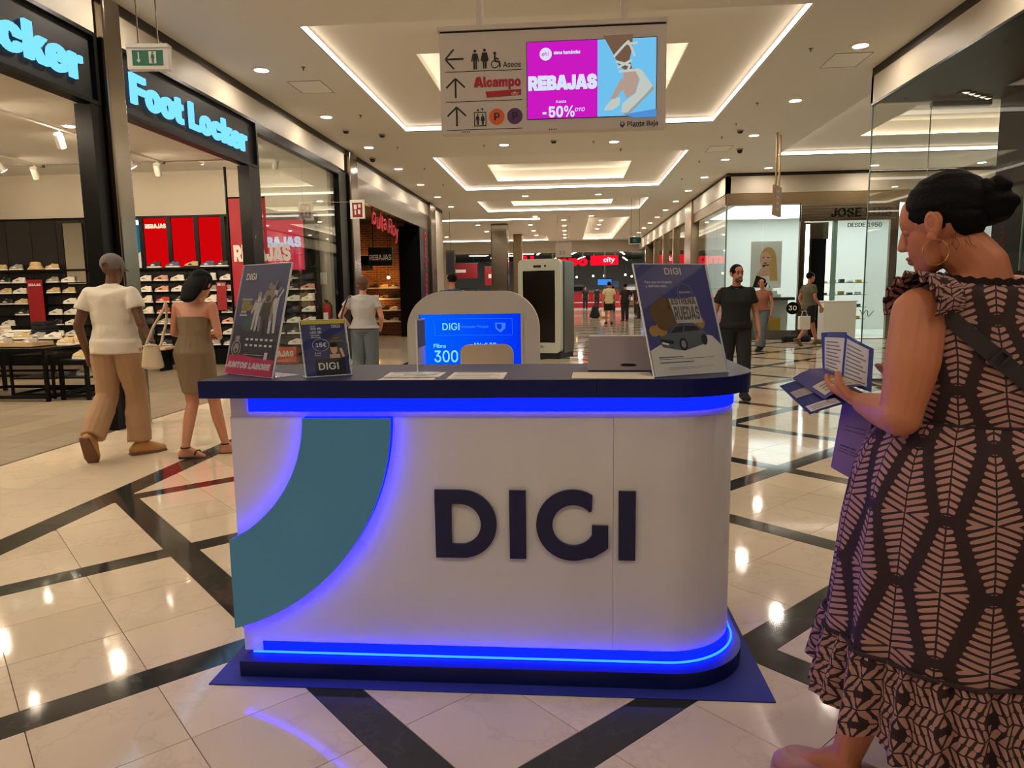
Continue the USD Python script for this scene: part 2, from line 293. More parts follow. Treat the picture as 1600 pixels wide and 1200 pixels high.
# ------------------------------------------------------------------ ceiling with coves
coves = [(-3.15, 2.72, 0.38, 5.93), (-3.15, 2.72, 8.50, 14.05), (-3.15, 2.72, 16.65, 22.18), (-3.15, 2.72, 24.72, 28.18), (4.92, 12.6, 12.3, 17.75), (-8.2, -1.22, 40.4, 44.2), (-8.2, -1.22, 30.6, 31.5)]
inner = [(-2.07, 1.6, 1.9, 4.6), (-2.07, 1.6, 10.0, 12.75), (-2.07, 1.6, 18.5, 21.3), (-2.07, 1.6, 25.9, 27.3), (6.3, 11.4, 13.8, 16.4)]
slot = (0.86, 2.62, 30.9, 43.6)
ceiling = setting('ceiling', 'cream plasterboard ceiling with lit rectangular coves')
plan = union_all([sbox(XL - 0.2, -6, XR + 0.01, YF), sbox(XR, 11.0, 14, 20.3), sbox(-9, 27.2, XL, YF)])
holes = union_all([sbox(a, c, b, d) for a, b, c, d in coves + [slot]])
part(ceiling, 'ceiling_board', ex(plan.difference(holes), 0.02, ZC), 'white_paint')
for n, (a, b, c, d) in enumerate(coves):
    inn = sbox(inner[n][0], inner[n][2], inner[n][1], inner[n][3]) if n < len(inner) else None
    R0, R1 = sbox(a, c, b, d), sbox(a - .02, c - .02, b + .02, d + .02)
    part(ceiling, 'cove_side', ex(R1.difference(R0), 0.15, ZC + 0.005), 'cove_white')
    part(ceiling, 'cove_light_strip', ex(sbox(a + .001, c + .001, b - .001, d - .001).difference(sbox(a + .012, c + .012, b - .012, d - .012)), 0.07, ZC + 0.025), 'cove_strip')
    part(ceiling, 'cove_board', ex(R1.difference(inn) if inn is not None else R1, 0.02, ZC + 0.13), 'cove_white')
    if inn is not None:
        A, B, C, D = inner[n]
        part(ceiling, 'lightwell_side', ex(inn.buffer(.17, join_style=2).difference(inn.buffer(.15, join_style=2)), 0.34, ZC + 0.145), 'cove_white')
        part(ceiling, 'lightwell_top', bx(A - .17, B + .17, C - .17, D + .17, ZC + 0.47, ZC + 0.49), 'cove_white')
        part(ceiling, 'well_light_strip', ex(inn.buffer(.11, join_style=2).difference(inn.buffer(.05, join_style=2)), 0.012, ZC + 0.152), 'well_strip')
a, b, c, d = slot
sl = sbox(a, c, b, d); part(ceiling, 'lightwell_side', ex(sl.buffer(.17, join_style=2).difference(sl.buffer(.15, join_style=2)), 0.28, ZC + .02), 'cove_white'); part(ceiling, 'lightwell_top', bx(a - .17, b + .17, c - .17, d + .17, ZC + .3, ZC + .32), 'cove_white')
part(ceiling, 'well_light_strip', ex(sl.buffer(.11, join_style=2).difference(sl.buffer(.05, join_style=2)), 0.012, ZC + 0.024), 'well_strip')
# downlights
dl = None
def downlight(x, y, label, group, z=ZC):
    global dl
    if dl is None:
        dl = thing('ceiling_light', label, 'downlight', (x, y, z), group=group)
        part(dl, 'trim_ring', lathe([(0.095, 0.0), (0.135, 0.0), (0.135, -0.006), (0.1, -0.012), (0.095, -0.012), (0.095, 0.0)], 28), 'white_paint')
        part(dl, 'lamp', lathe([(0.0, -0.004), (0.095, -0.004), (0.095, -0.001), (0.0, -0.001)], 24), 'lamp')
    else: dup(dl, (x, y, z), label=label, group=group)
def ordn(n): return ['first', 'second', 'third', 'fourth', 'fifth', 'sixth', 'seventh', 'eighth', 'ninth', 'tenth', 'eleventh', 'twelfth', 'thirteenth', 'fourteenth', 'fifteenth', 'sixteenth', 'seventeenth', 'eighteenth', 'nineteenth', 'twentieth'][n]
for k in range(-6, 13):
    y = 9.97 + 2.66 * k
    if k in (2, 6) : pass
    nm = 'hidden' if k < 0 else None
    for x, side in ((-4.25, 'left'), (3.79, 'right')):
        if x < 0 and 27.0 < y: 
            continue
        lab = f'round recessed downlight, {ordn(k)} from the camera in the {side} ceiling row' if k >= 0 else f'round recessed downlight over the {side} aisle, out of frame, {ordn(-k - 1)} behind the near row'
        downlight(x, y, lab, f'downlights of the {side} ceiling row')
for n, (x, y) in enumerate([(-1.36, 7.25), (0.96, 7.25), (-1.36, -0.9), (0.96, -0.9), (-1.36, 15.45), (0.96, 15.48), (-1.4, 23.56), (0.97, 23.6), (-1.38, 29.9), (0.95, 30.1), (-0.2, 31.6), (-0.2, 34.16), (-0.2, 37.0), (-0.2, 39.4), (-0.2, 41.8), (-1.77, 33.5), (-1.77, 36.6), (-1.77, 39.7), (-4.18, 33.1), (-4.18, 36.66), (-6.76, 39.5), (-6.76, 35.0)]):
    downlight(x, y, f'small round downlight mid hall ceiling, {ordn(n) if n < 20 else ordn(n - 20) + " of the far left bay"} counting from the camera', 'downlights of the middle ceiling')
for n, (x, y) in enumerate([(5.19, 19.34), (7.87, 19.39), (10.5, 19.4)]): downlight(x, y, f'round downlight in the side corridor ceiling before the jewellery shop, {ordn(n)} from its corner', 'downlights of the side corridor')
for n, y in enumerate((33.0, 35.25, 37.4, 39.9)): downlight(1.58, y, f'round downlight inside the long far lightwell, {ordn(n)} from the near end', 'downlights in the long lightwell', ZC + 0.298)
# ------------------------------------------------------------------ left wall and its shopfronts
UPW, YR, XRt = (0, 0, 1), (0, 1, 0), (1, 0, 0)
wl = setting('wall_left', split=True)
for a, b in ((-6, 1.0), (1.04, 7.2), (7.52, 15.28), (16.0, 24.45), (25.3, 27.2)): part(wl, 'fascia_panel', bx(XL - .12, XL, a, b, 4.05, 4.41), 'fascia')
part(wl, 'shadow_gap', bx(XL - .16, XL - .004, -6, 27.2, 4.41, ZC), 'gap_dark'); part(wl, 'corner_bead', bx(XL - .06, XL + .002, -6, 27.2, 4.395, 4.412), 'steel_dark')
for a, b in ((7.22, 7.50), (15.40, 15.92), (24.45, 25.28)):
    m = rbx(XL - .25, XL + .10, a, b, 0, 4.46, 0.02); part(wl, 'steel_pier', m, 'steel')
part(wl, 'plaster_end', bx(XL - .5, XL, 25.28, 27.2, 0, 4.06), 'fascia'); part(wl, 'plaster_return', bx(-9, XL - .1, 27.0, 27.2, 0, ZC), 'fascia')
part(wl, 'far_plaster', bx(-9.1, -9, 27.2, YF, 0, ZC), 'fascia'); part(wl, 'near_plaster', bx(XL - .1, XL, -6, 0.9, 0, 4.06), 'fascia')
wb = setting('wall_back', 'plain cream end wall of the mall behind the camera'); part(wb, 'plaster', bx(-6, 6, -6.1, -6, 0, ZC), 'fascia')

def shop_sign(y0, y1, t0, t1, label, frame_only=False):
    s = thing('shop_sign', label, 'sign')
    part(s, 'backing_board', bx(XL - .10, XL - .02, y0, y1, 3.37, 4.05), 'black_matte')
    fr = cat([bx(XL - .12, XL + .03, y0, y1, 4.02, 4.06), bx(XL - .12, XL + .03, y0, y1, 3.35, 3.39), bx(XL - .12, XL + .03, y0, y0 + .05, 3.39, 4.02), bx(XL - .12, XL + .03, y1 - .05, y1, 3.39, 4.02)])
    part(s, 'frame', fr, 'black_frame')
    for m in text('Foot Locker', 0.32, (XL - .02, t0, 3.54), YR, UPW, 0.035, 'l', 800, 1, width=t1 - t0, each=True): part(s, 'letter', m, 'sign_blue')
shop_sign(7.56, 10.90, 7.74, 10.58, 'black lightbox with glowing pale blue shop name, right of the steel pier')
shop_sign(3.6, 7.18, 4.12, 6.97, 'black lightbox with glowing pale blue shop name, cut off at the left of the photo')
for a, b, lab in ((7.02, 7.19, 'black shop portal post on the left of the first steel pier'), (10.56, 10.92, 'wide black post between the shop entrance and its window'), (14.80, 15.28, 'black end post of the shop window beside the second steel pier')):
    solo('portal_post', bx(XL - .16, XL + .02, a, b, 0, 3.348 if a < 12 else 4.0), 'black_frame', lab, 'post')
# window of the shoe shop
w1 = setting('window_1', 'tall clear shop window with black top rail')
part(w1, 'pane', bx(XL - .05, XL - .04, 10.92, 12.86, 0.1, 3.92), 'glass'); part(w1, 'pane', bx(XL - .05, XL - .04, 12.87, 14.82, 0.1, 3.92), 'glass')
part(w1, 'top_rail', bx(XL - .1, XL + .02, 10.92, 14.82, 3.9, 4.05), 'black_frame'); part(w1, 'bottom_rail', bx(XL - .1, XL + .02, 10.92, 14.82, 0, .1), 'steel_dark')
# shoe shop shell
sf = setting('shop_floor', 'grey wood-look plank floor of the shoe shop'); part(sf, 'screed', bx(-13.1, XL, 0.9, 14.4, -.06, -.014), 'grout')
rr = random.Random(3); rest = []
for n, i in enumerate(range(18)):
    x1 = XL - .01 - n * .46; off = rr.uniform(0, 1.6)
    for k in range(-1, 10):
        y0 = max(0.9, 0.9 + k * 1.6 - off); y1 = min(14.4, 0.9 + (k + 1) * 1.6 - off)
        if y1 - y0 > .05: part(sf, 'plank', bx(x1 - .456, x1, y0 + .002, y1 - .002, -.014, -.001), 'plank')
part(sf, 'threshold_strip', bx(XL - .03, XL, 0.9, 14.9, -.014, .001), 'steel_dark')
ws = setting('wall_shop', split=True)
part(ws, 'rear_plaster', bx(-13.1, XL - .1, 14.4, 14.6, 0, 4.0), 'fascia'); part(ws, 'side_plaster', bx(-13.2, -13.0, 0.8, 14.6, 0, 4.0), 'fascia'); part(ws, 'near_plaster', bx(-13.1, XL - .1, .7, .9, 0, 4.0), 'fascia')
part(ws, 'ceiling_board', bx(-13.1, XL - .1, 0.8, 10.9, 3.5, 3.54), 'white_paint'); part(ws, 'ceiling_board', bx(-13.1, XL - .1, 10.9, 14.5, 3.98, 4.02), 'white_paint'); part(ws, 'bulkhead', bx(-13.1, XL - .15, 10.86, 10.95, 3.5, 4.0), 'white_paint')
# shop ceiling fittings
spot = None
def spotlight(x, y, z, aim, label, group):
    global spot
    if spot is None or True:
        s = thing('spotlight', label, 'spotlight', (x, y, z), aim, group)
        part(s, 'stem', cyl(.012, (0, 0, 0), (0, 0, -.1), 8), 'white_paint'); d = np.array([math.cos(0.9), 0, -math.sin(0.9)]); c0 = np.array([0, 0, -.12])
        part(s, 'can', cat([cyl(.05, c0 - d * .09, c0 + d * .09, 16)]), 'white_paint'); part(s, 'lamp', cyl(.042, c0 + d * .085, c0 + d * .094, 16), 'shop_lamp')
for tr, x in enumerate((-6.3, -8.3, -10.4)):
    t = thing('track_rail', f'white lighting track on the shoe shop ceiling, {ordn(tr)} from the entrance', 'lighting track', (x, 9.0, 3.5)); part(t, 'rail', bx(-.018, .018, -2.5, 4.9 if False else 1.85, -.03, 0), 'white_paint'); part(t, 'end_cap', bx(-.022, .022, 1.85, 1.9, -.034, 0), 'steel_dark')
    for k, y in enumerate((7.2, 8.6, 10.0, 10.7)):
        spotlight(x, y, 3.47, 90 + (20 if k % 2 else -25), f'small white track spotlight in the shoe shop, {ordn(k)} on the {ordn(tr)} track', 'track spotlights of the shoe shop')
for k, (x, y) in enumerate([(-5.7, 11.9), (-6.6, 12.6), (-7.6, 12.1), (-8.7, 12.7), (-9.8, 12.2), (-11.0, 12.7), (-5.5, 13.3)]):
    spotlight(x, y, 3.98, 80 + 9 * k, f'white spotlight near the rear shoe wall, {ordn(k)} of those before the shelves', 'rear spotlights of the shoe shop')
def recessed(x, y, z, label, group):
    s = thing('ceiling_spot_tray', label, 'ceiling light', (x, y, z), 0, group)
    part(s, 'tray', bx(-.2, .2, -.11, .11, -.012, 0), 'fascia')
    for dx in (-.09, .09): part(s, 'lamp', lathe([(0, -.014), (.06, -.014), (.06, -.011), (0, -.011)], 16, (dx, 0, 0)), 'shop_lamp')
for k, (x, y) in enumerate([(-6.0, 5.6), (-7.9, 6.2), (-9.4, 6.6), (-6.0, 8.5), (-8.2, 8.9), (-10.3, 9.2), (-6.2, 3.5)]): recessed(x, y, 3.5, f'recessed twin lamp tray in the shoe shop ceiling, {ordn(k)} from the front left', 'twin lamp trays of the shoe shop')
for k, (x, y) in enumerate([(-6.9, 7.2), (-7.4, 5.6), (-9.0, 8.2)]):
    s = thing('air_vent', f'round flush air vent in the shoe shop ceiling, {ordn(k)} from the entrance', 'vent', (x, y, 3.5), 0, 'shop ceiling vents'); part(s, 'rim', lathe([(.08, 0), (.13, 0), (.13, -.012), (.08, -.02)], 20), 'fascia'); part(s, 'disc', lathe([(0, -.03), (.07, -.03), (.07, -.02), (0, -.02)], 20), 'steel_dark')
# ------------------------------------------------------------------ neighbouring brick-walled shop
w2 = setting('wall_brick_shop', split=True)
part(w2, 'brickwork', bx(-9.0, -5.45, 23.6, 23.8, 0, 4.0), 'brick'); part(w2, 'side', bx(-9.2, -9.0, 16, 23.8, 0, 4.0), 'brick'); part(w2, 'near_side', bx(-9.1, XL - .1, 15.95, 16.1, 0, 4.0), 'dark_interior')
part(w2, 'ceiling_board', bx(-9.1, XL - .05, 16, 23.8, 3.75, 3.8), 'dark_interior'); part(w2, 'dark_header', bx(XL - .12, XL, 16.05, 24.45, 3.55, 4.05), 'steel_dark'); part(w2, 'dark_pier', bx(-5.5, XL, 22.9, 24.45, 0, 3.56), 'black_frame'); part(w2, 'shop_floor_slab', bx(-9, XL, 16, 23.7, -.05, 0.0), 'marble')
for k, z in enumerate((1.62, 1.26, 0.88, 0.50)):
    s = solo('wall_shelf', bx(-8.8, -5.6, 23.28, 23.6, z - .035, z), 'white_print', f'lit white shoe shelf on the brick wall, {ordn(k)} from the top', 'shelf')
lamp2 = None
for k, (x, z) in enumerate([(-5.95, 1.95), (-6.6, 2.5), (-7.3, 1.95), (-6.35, 1.2), (-7.6, 2.5)]):
    s = thing('pendant_bulb', f'small warm bulb on a cord before the brick wall, {ordn(k)} from the passage', 'lamp', (x, 23.2, z), 0, 'warm bulbs of the brick shop')
    part(s, 'cord', cyl(.006, (0, 0, .1), (0, 0, 3.75 - z), 6), 'black_matte'); part(s, 'socket', cyl(.025, (0, 0, .05), (0, 0, .11), 10), 'black_matte'); part(s, 'bulb', trimesh.creation.icosphere(2, .05), 'warm_bulb')
s = thing('awning', 'small black ribbed awning inside the brick shop', 'awning', (-6.5, 21.6, 2.35))
for k in range(7): part(s, 'rib', frame(ex(Polygon([(0, 0), (.5, 0), (.5, -.28), (0, -.42)]), .17), (-.66 + k * .19, 0, .2), (0, -1, 0), UPW), 'black_frame')
part(s, 'bracket', cat([bx(-.7, .68, -.03, .0, .18, .22), bx(-.6, -.57, -.03, 0, .2, 1.395), bx(.5, .53, -.03, 0, .2, 1.395)]), 'black_frame')
s = thing('lightbox', 'small dark sale sign box reading REBAJAS inside the brick shop', 'sign', (-5.42, 20.6, 2.45)); part(s, 'box', bx(-.42, .28, -.06, .06, -.22, .3), 'black_matte'); part(s, 'lettering', text('REBAJAS', .16, (-.40, -.061, -.06), XRt, UPW, .004, 'l', 800, width=.66), 'white_print'); part(s, 'hanger', cat([cyl(.008, (-.3, 0, .3), (-.3, 0, 1.3), 6), cyl(.008, (.2, 0, .3), (.2, 0, 1.3), 6)]), 'black_matte')
# hanging red letters
hl = thing('hanging_sign', 'red script letters hung on rods under the dark header of the brick shop', 'sign', (0, 0, 0))
ms = text('bulla Roy', .40, (-4.9, 17.6, 3.05), (0.0, 1, 0), UPW, .04, 'l', 400, 0, slant=.12, width=2.7, each=True)
for k, m in enumerate(ms):
    m.apply_translation((0, 0, (.10, .02, .06, -.02, .05, .0, -.03, -.10, -.16)[k % 9])); part(hl, 'letter', m, 'neon_red'); c = m.bounds.mean(0); part(hl, 'rod', cyl(.008, (c[0], c[1], m.bounds[1][2] - .02), (c[0], c[1], 3.76), 6), 'black_matte')
vs = thing('vertical_sign', 'red vertical lettering on the black pier of the brick shop', 'sign', (XL + .002, 23.45, 0)); part(vs, 'letter_strip', frame(text('bulla Roy', .30, (0, 0, 0), XRt, YR, .02, 'l', 500, 0, slant=.2, width=2.3), (0, .15, 3.42), (0, 0, -1), (0, 1, 0)), 'neon_red')
sb = thing('evacuation_sign', 'white framed red pictogram sign hung beside the second steel pier', 'sign', (-4.30, 14.45, 3.13)); part(sb, 'plate', bx(-.15, .15, -.012, .012, -.19, .19), 'white_print')
part(sb, 'red_field', bx(-.105, .105, -.015, -.012, -.16, .13), 'red_dark')
part(sb, 'pictogram', cat([bx(-.07, -.01, -.017, -.015, .0, .09), bx(.02, .07, -.017, -.015, .03, .1), bx(-.06, -.03, -.017, -.015, -.11, -.02), bx(.01, .06, -.017, -.015, -.1, -.01)]), 'white_print'); part(sb, 'bracket', cyl(.008, (-.1, 0, .15), (-.55, 0, .15), 6), 'steel_dark')
# fire extinguisher and notice on the far wall end inside the window
part(s, 'bracket', cat([bx(-.7, .68, -.03, .0, .18, .22), bx(-.6, -.57, -.03, 0, .2, 1.395), bx(.5, .53, -.03, 0, .2, 1.395)]), 'black_frame') if False else None
fe = thing('fire_extinguisher', 'red fire extinguisher hanging behind the shop window', 'fire extinguisher', (-4.99, 14.31, .78)); part(fe, 'cylinder', lathe([(0, 0), (.07, 0), (.08, .02), (.08, .36), (.05, .43), (.02, .45), (0, .45)], 20), 'extinguisher'); part(fe, 'valve', cat([cyl(.02, (0, 0, .44), (0, 0, .5), 10), bx(-.05, .03, -.012, .012, .49, .52)]), 'black_frame'); part(fe, 'label', bx(-.05, .05, -.083, -.078, .12, .26), 'white_print'); part(fe, 'hose', tube([(.03, 0, .48), (.1, 0, .4), (.1, 0, .15)], .012), 'black_frame')
solo('wall_notice', cat([bx(-5.32, -4.98, 14.36, 14.38, 1.62, 1.86)]), 'white_print', 'small white notice on the wall end behind the shop window', 'notice')
# ------------------------------------------------------------------ right wall: dark glazed shop, side corridor, jewellery shop
wr = setting('wall_right', split=True)
part(wr, 'fascia_panel', bx(XR, XR + .12, -6, 11.02, 4.03, 4.40), 'fascia'); part(wr, 'fascia_return', bx(XR, 14, 10.95, 11.02, 4.03, 4.40), 'fascia'); part(wr, 'shadow_gap', bx(XR + .004, XR + .15, -6, 11.016, 4.40, ZC), 'gap_dark'); part(wr, 'gap_return', bx(XR + .15, 14, 10.9, 11.016, 4.40, ZC), 'gap_dark')
part(wr, 'glazing_rail', bx(XR, XR + .05, -6, 11.02, 4.0, 4.03), 'black_frame'); part(wr, 'dark_ceiling', bx(XR + .06, 10, -6, 10.93, 4.021, 4.03), 'dark_interior')
part(wr, 'dark_partition', bx(6.12, 6.3, 4.0, 10.94, 0, 4.02), 'dark_interior'); part(wr, 'dark_rear', bx(6.3, 10, -6, -5.9, 0, 4.0), 'dark_interior'); part(wr, 'dark_cross', bx(XR + .06, 6.2, 4.0, 4.1, 0, 4.0), 'dark_interior'); part(wr, 'dark_floor', bx(XR, 10, -6, 11.0, -.05, -.001), 'dark_interior')
w2g = setting('window_2', 'frameless dark shop glazing on the right')
for k, (a, b) in enumerate([(-6, -3.5), (-3.5, -1), (-1, 1.5), (1.5, 4), (4, 5.8), (5.8, 7.35), (7.35, 11.0)]): part(w2g, 'pane', bx(XR + .02, XR + .032, a + .005, b - .005, .03, 4.0), 'glass_tint')
for a, b in ((XR + .02, 5.2), (5.205, 6.12)): part(w2g, 'pane', bx(a, b, 10.985, 11.0, .03, 4.0), 'glass_tint')
part(w2g, 'joint', cat([bx(XR + .018, XR + .034, 10.985, 11.002, .03, 4.0), bx(XR + .019, XR + .033, 7.345, 7.355, .03, 4.0), bx(5.198, 5.207, 10.984, 11.001, .03, 4.0)]), 'glass_edge'); part(w2g, 'floor_channel', cat([bx(XR, XR + .06, -6, 11.02, 0, .03), bx(XR, 6.12, 10.96, 11.02, 0, .03)]), 'steel_dark')
for k in range(5):
    s = thing('louvre_lamp', f'small glowing triangle imitating a reflection in the dark shop, {ordn(k)} of five', 'lamp', (5.36 + k * .12, 10.45 + k * .09, 4.02), 0, 'glowing triangles imitating reflections in the dark shop'); part(s, 'body', bx(-.06, .06, -.06, .06, -.02, 0), 'black_frame'); part(s, 'lamp', ex(Polygon([(-.05, -.05), (.05, -.05), (.05, .05)]), .004, -.026), 'reflection_glow')  # glowing triangles added to imitate a ceiling reflection, not real lamps
solo('ceiling_grille', bx(5.15, 5.95, 10.84, 10.92, 3.93, 4.0), 'black_frame', 'black slotted grille box under the dark shop ceiling', 'grille')
# jewellery shop at the far side of the side corridor
YJ, XJ = 20.07, 4.28
wj = setting('wall_jewellery', split=True)
part(wj, 'fascia_panel', bx(XJ, 14, YJ, YJ + .12, 3.98, 4.43), 'fascia'); part(wj, 'fascia_side', bx(XJ, XJ + .12, YJ, 25.2, 3.98, 4.43), 'fascia'); part(wj, 'shadow_gap', bx(XJ + .03, 14, YJ + .03, YJ + .1, 4.43, ZC), 'gap_dark'); part(wj, 'shadow_gap', bx(XJ + .03, XJ + .1, YJ, 44, 4.43, ZC), 'gap_dark')
part(wj, 'bronze_band', bx(XJ + .02, 14, YJ + .02, YJ + .14, 3.68, 3.98), 'bronze'); part(wj, 'bronze_side', bx(XJ + .02, XJ + .14, YJ, 25.2, 3.68, 3.98), 'bronze')
part(wj, 'white_rear', bx(XJ + .3, 14, 24.3, 24.5, 0, 3.9), 'shop_white'); part(wj, 'white_ceiling', bx(XJ + .1, 14, YJ + .1, 24.4, 3.66, 3.69), 'shop_white'); part(wj, 'white_floor', bx(XJ, 14, YJ + .02, 24.4, -.05, .02), 'shop_white'); part(wj, 'end', bx(13.9, 14, 11, 24.4, 0, ZC), 'fascia')
part(wj, 'ceiling_panel', bx(XJ + .3, 13.5, YJ + .18, 23.8, 3.64, 3.655), 'shop_panel')
w3 = setting('window_3', 'bright glass shopfront of the jewellery shop')
for a, b in ((XJ + .03, 5.3), (5.31, 6.27), (7.25, 8.62), (8.85, 10.4), (10.41, 12.0), (12.01, 13.8)): part(w3, 'pane', bx(a, b, YJ + .05, YJ + .06, .25 if a < 7 else .05, 3.68), 'glass')
for a, b in ((YJ + .06, 21.4), (21.41, 22.8), (22.81, 24.2)): part(w3, 'pane', bx(XJ + .03, XJ + .04, a, b, .25, 3.68), 'glass')
part(w3, 'plinth', cat([bx(XJ, 6.3, YJ + .02, YJ + .1, 0, .25), bx(XJ, XJ + .08, YJ + .02, 24.3, 0, .25)]), 'grey_metal')
for k, x in enumerate((6.28, 7.16, 8.64)): part(w3, 'post', bx(x, x + .1 if k != 2 else x + .2, YJ, YJ + .12, 0, 3.68), 'glass_edge' if k == 1 else 'steel_dark')
part(w3, 'corner_post', bx(XJ + .02, XJ + .06, YJ + .04, YJ + .08, .25, 3.68), 'glass_edge')
sg = thing('shop_name_sign', 'brushed metal slatted sign with dark jeweller name letters', 'sign', (0, YJ, 0))
part(sg, 'panel', bx(6.28, 8.75, -.02, .1, 3.20, 3.68), 'bronze')
for k in range(6): part(sg, 'slat', bx(6.28, 8.75, -.04, -.02, 3.22 + k * .077, 3.265 + k * .077), 'steel')
part(sg, 'lettering', text('JOSE LUIS', .22, (7.05, -.045, 3.30), XRt, UPW, .03, 'l', 500, 0, track=.1, width=1.6), 'black_frame'); part(sg, 'lower_lettering', text('DESDE 1950', .11, (7.5, -.02, 3.02), XRt, UPW, .01, 'l', 600, width=.9), 'black_frame')
dj = setting('door_1', 'dark open doorway of the jewellery shop'); part(dj, 'leaf', bx(6.72, 7.15, YJ + .5, YJ + .56, .02, 2.75), 'black_frame'); part(dj, 'inner_frame', cat([bx(6.38, 6.72, YJ + .4, YJ + .45, .02, 3.2), bx(6.72, 7.16, YJ + .4, YJ + .6, 2.75, 3.2)]), 'steel_dark'); part(dj, 'light_edge', bx(6.55, 6.66, YJ + .38, YJ + .4, 1.0, 3.15), 'shop_panel')
ct = thing('reception_counter', 'white block counter in the jewellery shop doorway', 'counter', (7.2, YJ - .35, 0)); part(ct, 'body', rbx(-.42, .42, -.25, .2, .02, 1.02, .01), 'shop_white'); part(ct, 'top', rbx(-.44, .44, -.27, .22, 1.02, 1.06, .01), 'white_print'); part(ct, 'toe_kick', bx(-.4, .4, -.2, .18, 0, .03), 'grey_metal')
sh = thing('display_ledge', 'long grey window ledge with white base in the corner window', 'display', (0, 0, 0))
part(sh, 'ledge', cat([bx(XJ + .1, 6.25, YJ + .15, YJ + .7, 1.08, 1.16), bx(XJ + .1, XJ + .6, YJ + .7, 24.0, 1.08, 1.16)]), 'grey_metal'); part(sh, 'base_panel', cat([bx(XJ + .2, 6.2, YJ + .6, YJ + .64, .02, 1.08), bx(XJ + .5, XJ + .54, YJ + .64, 24.0, .02, 1.08)]), 'shop_white')
for k, x in enumerate((4.95, 5.32, 5.75)):
    s = thing('gift_box', f'yellow gift box under the corner window ledge, {ordn(k)} from the left', 'box', (x, YJ + .36, .25), 0, 'yellow boxes under the ledge'); part(s, 'body', rbx(-.16, .16, -.12, .12, 0, .28, .006), 'gold_box'); part(s, 'lid', rbx(-.17, .17, -.13, .13, .28, .34, .006), 'gold_box')
po = thing('advert_poster', 'white poster of a fair-haired person touching their chin, in the corner window', 'poster', (5.55, YJ + .55, 1.72))
part(po, 'board', bx(-.42, .42, 0, .03, -.3, 1.0), 'white_print')
pl = lambda nm, p, mt, d: part(po, nm, front(p, .003, -.003 * d), mt)
pl('hair_print', affinity.scale(Point(0.05, .52).buffer(.26), .85, 1.25).union(Polygon([(0, .6), (.27, .6), (.33, -.1), (.12, -.1)])), 'hair_blond', 1); pl('face_print', affinity.scale(Point(-.02, .5).buffer(.18), .85, 1.2), 'skin_print', 2); pl('neck_print', Polygon([(-.08, .35), (.08, .35), (.14, .05), (-.25, .02), (-.22, .12)]), 'skin_print', 2); pl('garment_print', Polygon([(-.36, -.28), (-.26, .06), (-.1, .0), (.14, -.28)]), 'black_cloth', 3); pl('hand_print', Polygon([(-.12, .12), (-.02, .34), (.06, .32), (.04, .1)]), 'skin_print', 4)
pl('features_print', union_all([affinity.scale(Point(-.09, .55).buffer(.025), 1.4, .5), affinity.scale(Point(.05, .55).buffer(.025), 1.4, .5), affinity.scale(Point(-.03, .40).buffer(.03), 1.3, .5)]), 'hair_brown', 5)
rd = thing('round_notice', 'round black notice with white figures on the jewellery window post', 'notice', (6.15, YJ - .01, .86)); part(rd, 'disc', front(Point(0, 0).buffer(.17), .012, 0), 'black_frame'); part(rd, 'figures', text('30', .13, (0, -.002, -.06), XRt, UPW, .002, 'c', 800), 'white_print')
for k in range(4):
    s = solo('display_shelf', cat([bx(7.3, 8.6, YJ + 1.2, YJ + 1.6, z - .015, z) for z in (.5 + k * .35,)]), 'glass_edge', f'glass shelf behind the bright jewellery window, {ordn(k)} from the floor', 'shelf', 'jewellery shelves')
st = thing('jewel_stand', 'white stepped jewellery stand on the corner window ledge', 'display stand', (5.55, YJ + .34, 1.16))
for k in range(3): part(st, 'step', rbx(-.34 + k * .1, .34 - k * .1, -.14 + k * .05, .14, .09 * k, .09 * k + .09, .01), 'shop_white')
for k in range(5): part(st, 'bust', lathe([(0, 0), (.05, 0), (.03, .05), (.015, .1), (0, .1)], 12, (-.24 + k * .12, -.02, .09 + (0.09 if k in (1, 3) else 0.18 if k == 2 else 0))), 'shop_white')
# further shops on the right and the pier before them
w4 = setting('wall_right_far', split=True)
part(w4, 'bronze_pier', rbx(XJ - .06, XJ + .4, 25.2, 26.6, 0, 4.43, .02), 'bronze'); part(w4, 'fascia_panel', bx(XJ, XJ + .1, 26.6, 44, 3.9, 4.43), 'fascia'); part(w4, 'shopfront', bx(XJ + .5, XJ + .6, 26.6, 44, 0, 3.9), 'dark_interior')
for y in (29.5, 32.6, 36.0, 40.0): part(w4, 'steel_pier', bx(XJ - .03, XJ + .5, y, y + .35, 0, 3.9), 'bronze')
for a, b in ((26.7, 29.5), (29.85, 32.6), (32.95, 36)): part(w4, 'pane', bx(XJ + .1, XJ + .11, a, b, .05, 3.88), 'glass')
solo('red_banner', bx(XJ + .42, XJ + .499, 27.6, 29.3, 1.1, 2.3), 'red_dark', 'red sale banner in the far right shopfront past the bronze pier', 'banner')
solo('orange_banner', bx(XJ + .42, XJ + .499, 30.3, 31.6, .9, 2.4), 'rust_top', 'rust-coloured banner in the second far right shopfront', 'banner')
